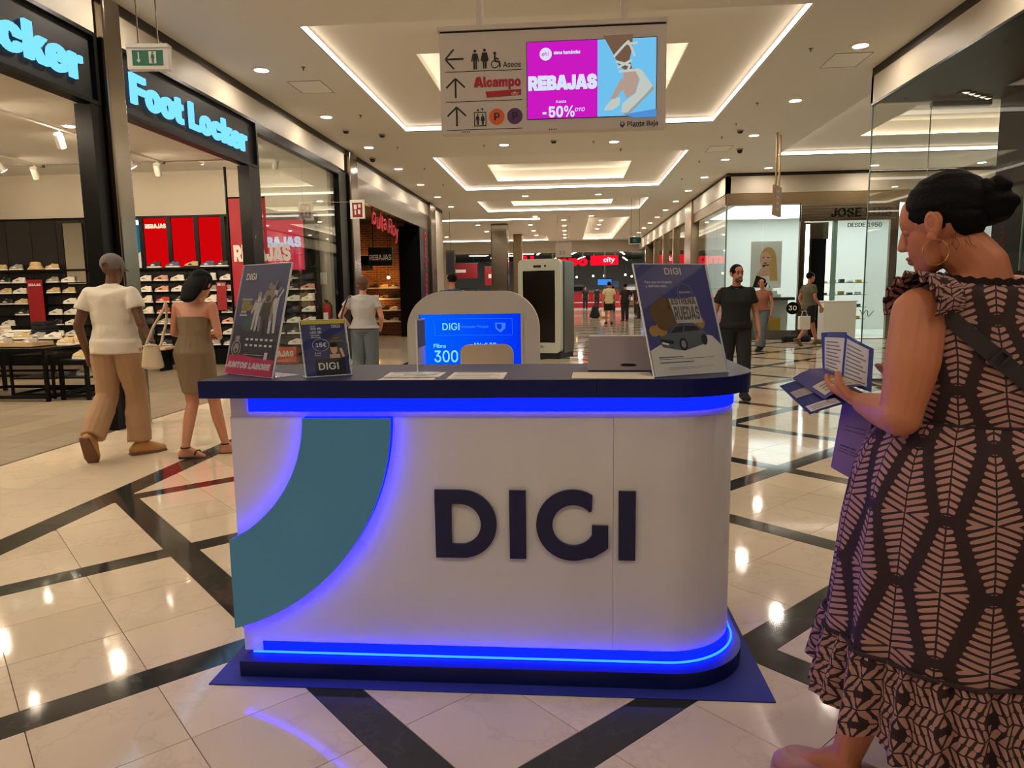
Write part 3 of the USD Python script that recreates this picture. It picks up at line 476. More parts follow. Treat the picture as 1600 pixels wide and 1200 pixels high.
# ------------------------------------------------------------------ supermarket at the far end
wf = setting('wall_far', split=True)
part(wf, 'header', bx(-9, 8, YF, YF + .2, 3.82, ZC + .1), 'fascia'); part(wf, 'left_plaster', bx(-9, -7.4, YF, YF + .2, 0, 3.9), 'fascia')
part(wf, 'rear', bx(-12, 16, 74, 74.2, 0, 5), 'market_wall'); part(wf, 'dark_ceiling', bx(-12, 16, YF + .2, 74, 4.6, 4.7), 'market_ceiling'); part(wf, 'left_side', bx(-12.1, -12, YF, 74, 0, 5), 'market_wall'); part(wf, 'right_side', bx(15.9, 16, YF, 74, 0, 5), 'market_wall'); part(wf, 'market_floor', bx(-12, 16, YF, 74, -.05, -.001), 'marble')
for n, (x, y, ry) in enumerate([(-6.6, 47, 1), (-5.2, 48.5, 1), (-6.4, 50.5, 1), (-4.6, 51.5, 1), (-6.8, 54, 1), (-4.9, 55, 1), (-5.6, 58, 1), (-3.6, 47.5, 1), (-3.3, 53, 1)]):
    s = thing('tube_light', f'white tube light over the left market aisle, {ordn(n)} going inward', 'tube light', (x, y, 4.2), 0, 'tube lights of the market left'); part(s, 'housing', bx(-.75, .75, -.05, .05, 0, .05), 'white_paint'); part(s, 'tube', bx(-.72, .72, -.035, .035, -.03, 0), 'far_tube'); part(s, 'wire', cat([cyl(.01, (-.6, 0, .05), (-.6, 0, .4), 5), cyl(.01, (.6, 0, .05), (.6, 0, .4), 5)]), 'black_matte')
for n, (x, y, L) in enumerate([(-1.9, 47.5, 3), (0.5, 47.5, 3.5), (3.4, 47.5, 4), (5.6, 49, 9), (1.2, 54, 4), (4.2, 56, 6), (7.5, 56, 8), (-1.0, 56, 4), (8.5, 48, 4)]):
    s = thing('line_light', f'long white line light running into the market hall, {ordn(n)} of nine', 'tube light', (x, y, 4.0), -8 if x > 2 else 6, 'line lights of the market hall'); part(s, 'housing', bx(-.05, .05, 0, L, 0, .05), 'white_paint'); part(s, 'tube', bx(-.04, .04, .03, L - .03, -.03, 0), 'far_tube'); part(s, 'wire', cat([cyl(.01, (0, .3, .05), (0, .3, .55), 5), cyl(.01, (0, L - .3, .05), (0, L - .3, .58), 5)]), 'black_matte')
ms = thing('market_sign', 'red illuminated market name letters hung over the entrance', 'sign', (0, 45.3, 0))
ps = text('Alcampo', .62, (-3.2, 0, 3.02), XRt, UPW, .1, 'l', 900, 2, width=4.4, each=True)
for m in ps: part(ms, 'letter', m, 'neon_red_bright')
part(ms, 'city_plate', bx(1.38, 3.12, 0, .12, 3.02, 3.62), 'neon_red_bright'); part(ms, 'city_lettering', text('city', .30, (2.2, -.01, 3.22), XRt, UPW, .01, 'l', 700, slant=.15), 'glow_white'); part(ms, 'hanger', cat([cyl(.03, (x, .06, 3.4), (x, .06, 4.6), 6) for x in (-2.9, -1, .9, 1.6, 2.9)]), 'grey_metal')
for n, (x0, x1, y, z0, z1, mt, nm, lab) in enumerate([(-9, -6.3, 49, 2.4, 3.4, 'red_dark', 'market_banner', 'dark red hanging banner with white words, left in the market'), (-5.9, -4.6, 50, 1.9, 3.2, 'red_dark', 'market_banner', 'square dark red banner beside the steel column in the market'), (-3.6, -2.0, 48.5, .4, 1.9, 'red_dark', 'market_banner', 'dark red upright panel behind the steel column in the market')]):
    s = thing(nm, lab, 'banner', ((x0 + x1) / 2, y, z0)); w_ = (x1 - x0) / 2; part(s, 'cloth', bx(-w_, w_, 0, .04, 0, z1 - z0), mt); part(s, 'lettering', text('ofertas', (z1 - z0) * .25, (-w_ * .6, -.01, (z1 - z0) * .4), XRt, UPW, .01, 'l', 700, width=w_ * 1.2) if False else bx(-w_ * .6, w_ * .4, -.01, 0, (z1 - z0) * .4, (z1 - z0) * .62), 'white_print'); part(s, 'rod', bx(-w_ - .05, w_ + .05, -.02, .06, z1 - z0, z1 - z0 + .05), 'grey_metal'); part(s, 'wire', cyl(.012, (-w_ * .8, .02, z1 - z0), (-w_ * .8, .02, 4.6 - z0), 5), 'black_matte'); part(s, 'wire', cyl(.012, (w_ * .8, .02, z1 - z0), (w_ * .8, .02, 4.6 - z0), 5), 'black_matte')
cb = thing('checkout_counter', 'long low red market counter with white stripe', 'counter', (-.5, 57, 0)); part(cb, 'front_panel', bx(-3.5, 5.2, 0, .8, .1, 1.25), 'red_panel_soft'); part(cb, 'stripe', bx(-3.5, 5.2, -.01, 0, .48, .55), 'white_print'); part(cb, 'kick', bx(-3.5, 5.2, .05, .8, 0, .1), 'white_print'); part(cb, 'top', bx(-3.6, 5.3, -.1, .9, 1.25, 1.32), 'red_dark')
rnd = random.Random(11)
for n in range(14):
    x = -9 + n * 1.6; h = rnd.uniform(1.5, 2.3)
    s = thing('market_shelf', f'stocked market shelf far inside the hall, {ordn(n)} from the left', 'shelf', (x, 62 + rnd.uniform(-1, 3), 0), 0, 'far market shelves'); part(s, 'case', bx(-.7, .7, 0, .6, 0, h), 'market_case')
    for k in range(4): part(s, 'goods', bx(-.65, .65, -.12, 0, .15 + k * h / 4.4, .15 + k * h / 4.4 + h / 6.5), ('tee_grey', 'shoe_blue', 'red_dark', 'hair_black', 'leaf_brown', 'white_print')[rnd.randrange(6)])
for n, (x, y, z) in enumerate([(2.6, 52, 2.0), (6.5, 60, 2.0), (-1.0, 60, 2.6)]):
    s = thing('market_screen', f'small glowing blue screen hanging in the market, {ordn(n)} of three', 'screen', (x, y, z), 0, 'blue market screens'); part(s, 'case', bx(-.55, .55, 0, .08, -.2, .3), 'black_frame'); part(s, 'display', bx(-.5, .5, -.01, 0, -.16, .26), 'screen_far'); part(s, 'pole', cyl(.03, (0, .05, .3), (0, .05, 4.6 - z), 6), 'grey_metal')
for n in range(9):
    x, y = -2.5 + n * 1.05 + rnd.uniform(-.3, .3), 52 + rnd.uniform(0, 6); s = thing('globe_lamp', f'small warm globe lamp in the market cafe, {ordn(n)} from the left', 'lamp', (x, y, 2.55), 0, 'globe lamps of the market cafe'); part(s, 'globe', trimesh.creation.icosphere(2, .09), 'warm_globe'); part(s, 'cord', cyl(.01, (0, 0, .08), (0, 0, 2.05), 5), 'black_matte')
# steel columns of the hall
def pillar(name, x, y, w, d, label, mt='steel'):
    s = thing(name, label, 'column', (x, y, 0)); part(s, 'cladding', rbx(-w / 2, w / 2, -d / 2, d / 2, .1, ZC, .05), mt); part(s, 'skirting', rbx(-w / 2 - .02, w / 2 + .02, -d / 2 - .02, d / 2 + .02, 0, .1, .02), 'steel_dark'); part(s, 'joint', bx(-w / 2 - .004, w / 2 + .004, -d / 2 - .004, d / 2 + .004, 2.2, 2.22), 'steel_dark'); return s
pillar('steel_column', -3.16, 33.0, .78, .7, 'wide stainless column before the market, in front of the darker one'); pillar('bronze_column', -2.75, 39.0, .5, .6, 'narrow dark bronze column behind the stainless one', 'bronze')
gs = solo('window_script', cat([tube([(x0 + .05 * t + .03 * math.sin(t * 2.1), YJ + .045, .70 + .07 * math.sin(t * 1.7 + x0) + .02 * math.cos(4 * t)) for t in np.linspace(0, 7.5, 40)], .009, 6) for x0 in (7.42, 7.95)]), 'black_frame', 'black handwritten swirl lettering low on the bright jewellery window', 'lettering', kind='stuff')
for k in range(4):
    for c in range(5):
        s = solo('jewel_box', rbx(7.36 + c * .24, 7.50 + c * .24, YJ + 1.26, YJ + 1.4, .501 + k * .35, .56 + k * .35 + .02 * (c % 3), .008), ('shop_white', 'gold_box', 'grey_metal')[(c + k) % 3], f'small jewellery case on the {ordn(k)} glass shelf up, {ordn(c)} from the left', 'jewellery case', 'jewellery cases on glass shelves')
# ------------------------------------------------------------------ promotional counter
solo('floor_mat', rbx(-1.31, .70, 2.30, 3.85, 0.0, .005, .002), 'navy_mat', 'flat dark blue mat lying on the marble under the promotional counter', 'mat')
kc = thing('counter', 'white promotional counter with navy top, blue glow and raised brand letters', 'counter')
def Lshape(x0, x1, y0, y1, xin, yin, r, ri=.05):
    p = union_all([rrect(x0, x1, y0, y1, r, (0, 1, 0, 0), 14), sbox(xin, y0 + r + .01, x1, yin)]); return p
BY = 2.44
pl_ = part(kc, 'plinth', cat([ex(Lshape(-1.215, .655, 2.355, 2.86, .16, 3.22, .30), .058, .006)]), 'navy')
body_lo = Lshape(-1.233, .615, BY, 2.80, .20, 3.16, .27)
part(kc, 'body_panel', ex(body_lo.intersection(sbox(-2, 2, .1545, 4)), .90, .064), 'counter_white')
part(kc, 'body_panel', ex(body_lo.intersection(sbox(.1555, 2, 2, 4)), .90, .064), 'counter_white')
part(kc, 'upper_band', ex(Lshape(-1.230, .612, BY + .003, 2.79, .2, 3.15, .267), .08, .964), 'counter_white')
top = Lshape(-1.303, .672, 2.362, 2.90, .12, 3.25, .33)
for q in (top.intersection(sbox(-2, 2, .0925, 4)), top.intersection(sbox(.0935, 2, 2, 4))):
    cp_ = part(kc, 'countertop', ex(q, .0605, 1.0435), 'navy'); part(cp_, 'top_sheet', ex(q.buffer(-.002, join_style=2), .0015, 1.104), 'navy_top')
# blue light: glowing bands on the body imitating spilled LED light, a neon tube on the plinth, edge light behind the arc
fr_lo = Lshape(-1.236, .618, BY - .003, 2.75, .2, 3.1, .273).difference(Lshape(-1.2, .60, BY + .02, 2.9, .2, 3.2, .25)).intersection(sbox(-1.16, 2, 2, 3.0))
part(kc, 'light_diffuser', ex(fr_lo, .058, .984), 'led_glow'); part(kc, 'light_diffuser', ex(fr_lo, .036, .066), 'led_glow')
ang = np.linspace(-90, 0, 20); R_ = .285
pts = [(-1.19, BY - .02, .070), (-.5, BY - .02, .070)] + [(.345 + R_ * math.cos(math.radians(a)), BY - .02 + R_ + R_ * math.sin(math.radians(a)), .070) for a in ang] + [(.63, 2.95, .070)]
part(pl_, 'neon_tube', tube(pts, .0042, 8), 'led_tube')
def arcpoly(r0, r1, cx=-1.463, cz=.979, left=-1.246, n=40):
    t = np.radians(np.linspace(0, -90, n)); o = [(cx + r1 * math.cos(a), cz + r1 * math.sin(a)) for a in t]; i = [(cx + r0 * math.cos(a), cz + r0 * math.sin(a)) for a in t[::-1]]
    return Polygon(o + i).intersection(sbox(left, 0, 0, .9665))
arc_ = part(kc, 'arc_panel', front(arcpoly(.516, .837), .005, BY - .042), 'teal')
part(arc_, 'arc_edge_light', front(arcpoly(.517, .836, left=-1.24), .034, BY - .036), 'led_edge')
def letters(z0, h, y, d):
    k = h / .256; o = []
    Dp = rrect(0, .098 * 1.0 + .128, 0, .256, .127, (0, 1, 1, 0), 16).difference(rrect(.060, .060 + .108, .052, .204, .075, (0, 1, 1, 0), 14))
    I = sbox(0, 0, .060, .256)
    G = Point(.128, .128).buffer(.132, 32).difference(Point(.13, .128).buffer(.076, 32)).difference(Polygon([(.13, .128), (.4, .118), (.4, .33), (.2, .232 + .03), (.196, .183)])).union(Polygon([(.197, .128), (.255, .128), (.255, .045), (.243, .034), (.2, .008), (.15, .002), (.16, .052), (.197, .075)])).intersection(sbox(-.1, -.01, .255, .27))
    for p, x in ((Dp, -.483), (I, -.214), (G, -.114), (I, .1735)): o.append((affinity.translate(affinity.scale(p, k, k, origin=(0, 0)), x, z0), d))
    return o
for p, d in letters(.449, .252, 0, 0):
    lt_ = part(kc, 'letter', front(p, .012, BY - .016), 'navy_letter'); part(lt_, 'letter_backlight', front(p.buffer(-.008), .004, BY - .004), 'led_soft')
# things on the counter ------------------------------------------------------------
def sheet_stand(name, label, cat_, BL, BR, lean, w, h, prints, mat, thick=.003):
    a, b = np.array(BL), np.array(BR); r = (b - a) / np.linalg.norm(b - a); hor = np.cross(r, (0, 0, 1.0)); L = math.radians(lean)
    up = math.cos(L) * np.array([0, 0, 1.0]) - math.sin(L) * hor
    s = thing(name, label, cat_, tuple(a)); z = lambda m, d=0: frame(m, np.cross(r, up) * d + up * .004, r, up)
    af_ = part(s, 'acrylic_front', z(ex(sbox(-.006, -.002, w + .006, h + .003), .002), .0045), 'acrylic'); part(af_, 'acrylic_edge', z(ex(sbox(-.0065, -.002, w + .0065, h + .0035).difference(sbox(-.004, .001, w + .004, h + .001)), .007), -.003), 'acrylic_edge')
    part(s, 'acrylic_foot', cat([frame(ex(sbox(-.004, 0, w + .004, .29 * h), .003), np.array([0, 0, .0]), r, -hor)]), 'acrylic')
    sh_ = part(s, 'sheet', z(ex(sbox(0, 0, w, h), .0015), 0), mat)
    for nm, poly, mt, d in prints: part(sh_, nm, z(ex(poly, .0003), .0016 + d * .0003), mt)
    return s
def T(s_, h, x, y, weight=700, width=None, slant=0, align='l', stroke=0):
    ps, w = text_poly(s_, h, weight, stroke, 0, slant); u = union_all(ps)
    if width: u = affinity.scale(u, width / w, 1, origin=(0, 0)); w = width
    return affinity.translate(u, x - {'l': 0, 'c': w / 2, 'r': w}[align], y)
def figure(x, y, h, tilt=0):
    f = union_all([Point(0, .9 * h).buffer(.085 * h), Polygon([(-.17 * h, .8 * h), (.17 * h, .8 * h), (.13 * h, .45 * h), (-.13 * h, .45 * h)]), Polygon([(-.13 * h, .47 * h), (-.02 * h, .47 * h), (-.05 * h, 0), (-.14 * h, 0)]), Polygon([(.13 * h, .47 * h), (.0, .47 * h), (.04 * h, 0), (.13 * h, 0)]), Polygon([(-.17 * h, .8 * h), (-.3 * h, .5 * h), (-.24 * h, .46 * h), (-.1 * h, .7 * h)]), Polygon([(.17 * h, .8 * h), (.31 * h, .95 * h), (.27 * h, 1.0 * h), (.1 * h, .78 * h)])])
    return affinity.translate(affinity.rotate(f, tilt, origin=(0, 0)), x, y)
W1, H1 = .300, .42
pr = [('sky_print', sbox(.0, .19, W1, H1), 'navy_print', 0), ('field_print', affinity.scale(Point(.105, .19).buffer(.05), 1.0, .55), 'green_print', 1)]
for k, (x, y, h, t, mt) in enumerate([(.155, .165, .155, 6, 'print_grey'), (.20, .175, .17, -8, 'print_grey'), (.25, .16, .165, 4, 'print_pale'), (.225, .205, .15, 10, 'print_tan'), (.135, .17, .13, -4, 'print_pale'), (.205, .15, .155, 2, 'print_dark')]): pr.append(('player_print', figure(x, y, h, t), mt, 2 + k))
pr += [('brand_lettering', T('DIGI', .026, .03, .362), 'white_print', 9), ('headline_lettering', union_all([T('Patrocinador', .0085, .032, .283, 500), T('al lado', .0085, .036, .235 + .0, 600), T('Benidorm', .0085, .03, .222, 600)]), 'white_print', 9),
       ('yellow_lettering', union_all([T('SOMOS', .011, .036, .268), T('TELEFONIA', .011, .03, .255, width=.085), T('DE EQUIPO', .011, .036, .243, width=.07)]), 'print_yellow', 9),
       ('crest_print', Point(.045, .098).buffer(.032).difference(Point(.045, .098).buffer(.025)).union(Point(.045, .098).buffer(.019).difference(Point(.045, .09).buffer(.007))).union(sbox(.03, .13, .06, .145)), 'print_grey', 9),
       ('icon_print', union_all([sbox(.1 + k * .031, .108 + j * .022, .118 + k * .031, .116 + j * .022) for k in range(6) for j in range(2)] + [sbox(.1, .075, .225, .077), sbox(.235, .06, .255, .088)]), 'print_pale', 9),
       ('band_print', Polygon([(0, 0), (W1, 0), (W1, .062), (.18, .066), (.06, .076), (0, .07)]), 'magenta_print', 9), ('band_lettering', T('JUNTOS LABORE', .022, .004, .024, 900, width=.285, slant=.25, stroke=2), 'print_pale', 10)]
sheet_stand('poster_stand', 'tall tilted acrylic stand with blue team-sport poster and pink foot on the counter', 'poster stand', (-1.3101, 2.5842, 1.1055), (-1.0531, 2.4156, 1.1055), 15, W1, H1, pr, 'print_deep')
W2, H2 = .158, .205
pr = [('yellow_strip', sbox(0, .192, W2, H2), 'yellow', 0), ('photo_print', sbox(.085, .062, .150, .15), 'print_dark', 0), ('face_print', affinity.scale(Point(.108, .097).buffer(.016), .8, 1.15).union(sbox(.09, .064, .128, .078)).union(affinity.rotate(sbox(.132, .066, .142, .1), 15)), 'skin_print', 1), ('hair_print', affinity.scale(Point(.108, .112).buffer(.014), 1.1, .6), 'hair_black', 2),
      ('foot_print', sbox(.035, .0, .145, .062), 'print_black', 0), ('brand_lettering', T('DIGI', .026, .043, .022, 700, width=.078).union(T('DIGI', .012, .108, .176, 700)), 'white_print', 2),
      ('small_lettering', union_all([T('Fibra', .006, .03, .181, 600), T('300 Mb', .008, .03, .171, 700), T('+50 GB', .009, .026, .157, 700), T('llamadas', .006, .03, .148, 500), T('ilimitadas', .006, .03, .140, 500), T('al mes', .006, .036, .082, 500), T('IVA inc', .005, .036, .074, 500)]), 'white_print', 2),
      ('price_ring', affinity.scale(Point(.062, .114).buffer(.023).difference(Point(.062, .114).buffer(.0215)), 1.35, 1), 'print_pale', 2), ('price_lettering', T('15€', .015, .062, .107, 800, align='c'), 'white_print', 3), ('grey_lettering', union_all([T('promo', .006, .106, .135, 500), T('sin permanencia', .005, .096, .125, 500, width=.05)]), 'print_tan', 3)]
sheet_stand('leaflet_holder', 'small blue leaflet holder with yellow strip and price ring on the counter', 'leaflet holder', (-.932, 2.4303, 1.1055), (-.7996, 2.5228, 1.1055), 15, W2, H2, pr, 'print_navy')
W3, H3 = .302, .405
car = union_all([Polygon([(.045, .115), (.05, .138), (.09, .150), (.115, .174), (.165, .182), (.21, .178), (.235, .160), (.245, .148), (.246, .118), (.235, .108), (.14, .085), (.1, .092), (.055, .1)])])
pr = [('foot_print', Polygon([(0, 0), (W3, 0), (W3, .10), (.27, .135), (.2, .15), (.1, .135), (.0, .09)]), 'paper', 0), ('tree_print', union_all([Point(.065, .225).buffer(.04), Point(.105, .215).buffer(.045), Point(.09, .255).buffer(.03), Point(.075, .19).buffer(.03)]), 'leaf_brown', 1), ('foliage_print', union_all([Point(.125, .255).buffer(.025), Point(.06, .165).buffer(.025), Point(.225, .185).buffer(.024), Point(.03, .16).buffer(.02)]), 'foliage_gold', 1),
      ('slogan_plate', Polygon([(.115, .275), (.232, .282), (.24, .185), (.13, .185)]), 'print_bone', 2), ('slogan_lettering', T('ESTRENA', .026, .122, .254, 900, width=.105).union(T('RUEDAS', .05, .127, .197, 900, width=.108)), 'print_slate', 3),
      ('car_print', car, 'car_grey', 4), ('car_glass_print', union_all([Polygon([(.095, .150), (.118, .171), (.155, .177), (.145, .152)]), Polygon([(.152, .153), (.16, .176), (.205, .173), (.222, .158)])]), 'print_black', 5), ('wheel_print', union_all([affinity.scale(Point(.140, .108).buffer(.023), .75, 1), affinity.scale(Point(.232, .122).buffer(.02), .6, 1), Polygon([(.048, .118), (.1, .11), (.1, .122), (.05, .13)])]), 'print_black', 6), ('number_plate', Polygon([(.052, .112), (.078, .106), (.078, .113), (.052, .119)]), 'white_print', 7), ('wheel_rim', affinity.scale(Point(.140, .108).buffer(.014), .7, 1), 'print_grey', 7),
      ('brand_lettering', T('DIGI', .026, .118, .367, 700, width=.075), 'print_bone', 2), ('headline_lettering', union_all([T('Para que no te pares', .0095, .028, .335, 600, width=.115), T('y disfrutes más...', .0095, .03, .32, 600, width=.095)]), 'print_pale', 2),
      ('badge_ring', Point(.19, .30).buffer(.034, 2).difference(Point(.19, .30).buffer(.0325, 2)), 'print_grey', 2), ('badge_lettering', T('llévatelo', .009, .19, .296, 700, align='c'), 'print_bone', 3), ('small_print', union_all([sbox(.03, .062, .13, .066), sbox(.03, .056, .26, .058), sbox(.03, .043, .17, .047), sbox(.06, .026, .25, .027), sbox(.06, .021, .2, .022)]), 'ink_grey', 2)]
sheet_stand('poster_stand', 'tilted acrylic stand with blue poster of a grey car at the right of the counter', 'poster stand', (.2928, 2.4067, 1.1055), (.5667, 2.5484, 1.1055), 20, W3, H3, pr, 'print_violet')
bxg = thing('suggestion_box', 'low mauve-grey box with sloping face and oval slot on the counter', 'box', (.20, 2.615, 1.1055), -4)
face = ex(sbox(-.13, 0, .13, .145).difference(affinity.scale(Point(.02, .022).buffer(.03), 1.0, .22)), .004)
part(bxg, 'sloping_face', frame(face, (0, 0, .001), XRt, (0, .55, .83)), 'box_grey'); part(bxg, 'slot_lining', frame(ex(affinity.scale(Point(.02, .022).buffer(.033), 1, .25), .002), (0, .006, -.001), XRt, (0, .55, .83)), 'print_black')
part(bxg, 'side_panel', frame(ex(Polygon([(0, 0), (.2, 0), (.2, .12), (.08, .12)]), .004), (-.13, .0, 0), (0, 1, 0), UPW), 'box_grey'); part(bxg, 'side_panel', frame(ex(Polygon([(0, 0), (.2, 0), (.2, .12), (.08, .12)]), .004), (.126, .0, 0), (0, 1, 0), UPW), 'box_grey'); part(bxg, 'top_panel', bx(-.13, .13, .08, .2, .118, .122), 'box_grey'); part(bxg, 'rear_panel', bx(-.13, .13, .197, .2, 0, .12), 'box_grey')
def papersheet(label, quad, z, lines=5, mat='paper'):
    q = np.array(quad); c = q.mean(0); s = thing('paper_sheet', label, 'paper', (c[0], c[1], z)); sh_ = part(s, 'sheet', ex(Polygon(q - c), .0012), mat)
    a, b = q[0] - c, q[-1] - c; e = q[1] - q[0]
    for k in range(lines):
        t = .12 + .76 * k / max(1, lines - 1); p0 = a + e * t; p1 = (q[-1] - c) + (q[2] - q[3]) * t; d = (p1 - p0)
        part(sh_, 'print_line', ex(LineString([p0 + d * .08, p0 + d * (.9 - .15 * (k % 2))]).buffer(.0022, cap_style=2), .0003, .0012), 'ink_grey')
papersheet('narrow printed sheet at the front edge of the counter, left of centre', [(-.6617, 2.368), (-.6549, 2.4302), (-.4656, 2.4237), (-.4648, 2.368)], 1.1056, 3)
papersheet('printed sheet under the small clear stand on the counter', [(-.6625, 2.4588), (-.673, 2.6006), (-.4585, 2.5916), (-.4594, 2.4516)], 1.1056)
papersheet('printed sheet lying right of the small clear stand on the counter', [(-.4243, 2.3949), (-.4268, 2.5902), (-.2267, 2.5818), (-.2255, 2.3883)], 1.1056, 7)
ps_ = np.array([(.0088, 2.3984), (.0143, 2.5725), (.29, 2.565), (.2864, 2.3714)])
papersheet('wide blank-looking cream sheet before the grey box on the counter', ps_, 1.1056, 0, 'paper_cream')
ts = thing('menu_stand', 'clear acrylic upright stand seen edge-on among the sheets on the counter', 'menu stand', (-.541, 2.545, 1.1068)); part(ts, 'base', rbx(-.06, .06, -.035, .035, 0, .004, .0015), 'acrylic_edge'); part(ts, 'upright', bx(-.0025, .0025, -.07, .07, .004, .2), 'acrylic'); part(ts, 'upright_edge', cat([bx(-.0025, .0025, -.0715, -.07, .004, .2), bx(-.0025, .0025, -.07, .07, .2, .2015)]), 'acrylic_edge'); part(ts, 'print', bx(.0026, .0032, -.06, .065, .1, .196), 'print_navy')
# behind the counter ----------------------------------------------------------------
sc_ = thing('screen_totem', 'cream rounded standing panel with recessed blue screen behind the counter', 'display', (-.575, 4.2, 0))
outer = rrect(-.40, .40, 0, 1.412, .23, (0, 0, 1, 1), 14); hole = sbox(-.325, .30, .29, 1.275)
pn_ = part(sc_, 'panel', front(outer.difference(hole), .10, 0), 'panel_cream'); part(pn_, 'bezel', front(hole.buffer(.012, join_style=2).difference(hole), .012, -.008), 'panel_cream'); part(sc_, 'rear_board', front(outer.buffer(-.004), .01, .09), 'panel_cream')
dsp = part(sc_, 'display', bx(-.325, .29, .045, .055, .30, 1.275), 'screen_blue')
part(dsp, 'heading_lettering', front(T('DIGI', .042, -.195, 1.178, 600), .001, .043), 'screen_white'); part(dsp, 'sponsor_lettering', front(T('Patrocinador Principal', .017, -.09, 1.19, 500, width=.18).union(sbox(-.24, 1.145, .235, 1.1465)).union(sbox(-.24, 1.245, .235, 1.2465)).union(sbox(-.24, 1.145, -.2385, 1.245)).union(sbox(.2335, 1.145, .235, 1.245)), .001, .043), 'screen_dim'); part(dsp, 'crest', front(Polygon([(.13, 1.22), (.195, 1.22), (.192, 1.185), (.163, 1.16), (.133, 1.185)]).difference(Polygon([(.14, 1.212), (.17, 1.212), (.172, 1.19), (.16, 1.175), (.142, 1.19)])), .001, .043), 'screen_dim')
part(dsp, 'offer_lettering', front(union_all([T('Fibra', .024, -.25, 1.07, 700), T('300', .072, -.25, .982, 600, width=.155), T('Mb', .03, -.085, .985, 600), T('+', .05, -.02, .99, 600), T('Móvil 5G', .024, .0, 1.075, 700), T('50', .072, .005, .985, 600), T('GB', .034, .10, 1.02, 600)]), .001, .043), 'screen_white')
part(sc_, 'foot', bx(-.42, .42, -.12, .22, 0, .02), 'steel_dark')
bs = thing('bar_stool', 'cream moulded bar stool with rounded low back before the blue screen', 'stool', (-.42, 3.45, 0))
bk = ex(rrect(-.137, .137, 0, .34, .05, (0, 0, 1, 1), 10), .02); bv = bk.subdivide_to_size(.03); v = bv.vertices.copy(); v[:, 2] += -(v[:, 0] ** 2) * 2.2 - (v[:, 1] - .17) * -.12; bv.vertices = v
part(bs, 'backrest', frame(bv, (0, .12, .80), XRt, UPW), 'stool_cream', smooth=40); part(bs, 'seat', rbx(-.19, .19, -.2, .17, .75, .81, .028), 'stool_cream', smooth=40); part(bs, 'post', cyl(.028, (0, 0, .03), (0, 0, .76), 20), 'chrome'); part(bs, 'base', lathe([(0, 0), (.2, 0), (.2, .01), (.05, .03), (0, .035)], 32), 'chrome'); part(bs, 'foot_ring', tube([(.15 * math.cos(a), .15 * math.sin(a), .32) for a in np.linspace(0, 2 * math.pi, 33)], .009), 'chrome')
tt = thing('digital_totem', 'pale rounded digital totem with tall black screen standing in the hall', 'digital totem', (-.177, 14.70, 0), -20.5)
fr_ = rrect(-.95, 0, .12, 2.08, .11, seg=8); scr = rrect(-.845, -.115, .34, 1.84, .01)
ff_ = part(tt, 'front_frame', front(fr_.difference(scr), .16, 0), 'totem'); part(tt, 'screen', front(scr, .02, .012), 'smoke_black'); part(ff_, 'camera_slot', front(rrect(-.60, -.42, 1.905, 1.955, .02), .004, -.003).copy(), 'print_black'); part(ff_, 'sensor', front(Point(-.33, 1.935).buffer(.022), .004, -.003), 'print_black'); part(ff_, 'brand_mark', front(T('.ULL', .045, -.49, .235, 800), .002, -.002), 'print_black')
part(tt, 'housing', cat([bx(-.92, -.02, .16, .24, .1, 2.04)]), 'steel_dark'); part(tt, 'rear_housing', rbx(-.95, 0, .24, .85, .1, 2.05, .03), 'grey_metal'); part(tt, 'base', bx(-.93, -.02, .02, .83, 0, .12), 'print_black')
solo('cable_ends', cat([tube([(.1, 14.6, .03), (.2, 14.5, .02), (.35, 14.55, .02)], .012), rbx(.02, .2, 14.45, 14.6, 0, .06, .015)]), 'white_paint', 'white plug and cable end lying at the foot of the digital totem', 'cable')
# ------------------------------------------------------------------ hung signs and small ceiling fittings
YS = 5.0
cx_ = lambda c: -.8991 + .001 * 1.0511 * 1.0 * c if False else -.8991 + .00105 * c
SX = lambda c: -.894 + c * .0010045
SZ = lambda c, cx=0: 3.2836 - c * .00105 - cx * .0000 
def SP(pts): return Polygon([(SX(a), SZ(b)) for a, b in pts])
hs = thing('directory_sign', 'hung grey directory sign with arrows, pictograms and a lit advert screen', 'sign', (0, YS, 0))
part(hs, 'panel', bx(-.872, .655, 0, .10, 2.492, 3.15), 'sign_face'); part(hs, 'shadow_slot', bx(-.868, .65, .004, .09, 3.15, 3.162), 'print_black'); part(hs, 'top_cap', bx(-.885, .66, -.012, .112, 3.162, 3.192), 'sign_face')
for x in (-.60, .372): part(hs, 'hanger_post', rbx(x - .02, x + .02, .03, .07, 3.19, 4.66, .004), 'sign_face')
for x in (-.73, -.13, .44): part(hs, 'vent_slots', cat([bx(x + k * .012, x + k * .012 + .006, -.001, .02, 2.497, 2.505) for k in range(5)]), 'print_black')
def bar(p, q, w=.012): return LineString([p, q]).buffer(w / 2, cap_style=2)
def arrow(cx, cz, ang):
    a = union_all([bar((-.062, 0), (.062, 0)), bar((-.064, 0), (-.005, .064), .011), bar((-.064, 0), (-.005, -.064), .011)]); return affinity.translate(affinity.rotate(a, ang, origin=(0, 0)), cx, cz)
pp = lambda nm, poly, mt, d=0: part(hs, nm, front(poly, .002, -.002 - .001 * d), mt)
pp('arrow', arrow(SX(124), SZ(288), 0), 'sign_ink'); pp('arrow', arrow(SX(126), SZ(470), -90), 'sign_ink'); pp('arrow', arrow(SX(130), SZ(648), -90), 'sign_ink')
for c in (365, 552, 730): pp('rule', sbox(SX(58), SZ(c) - .0035, SX(580), SZ(c)), 'sign_ink')
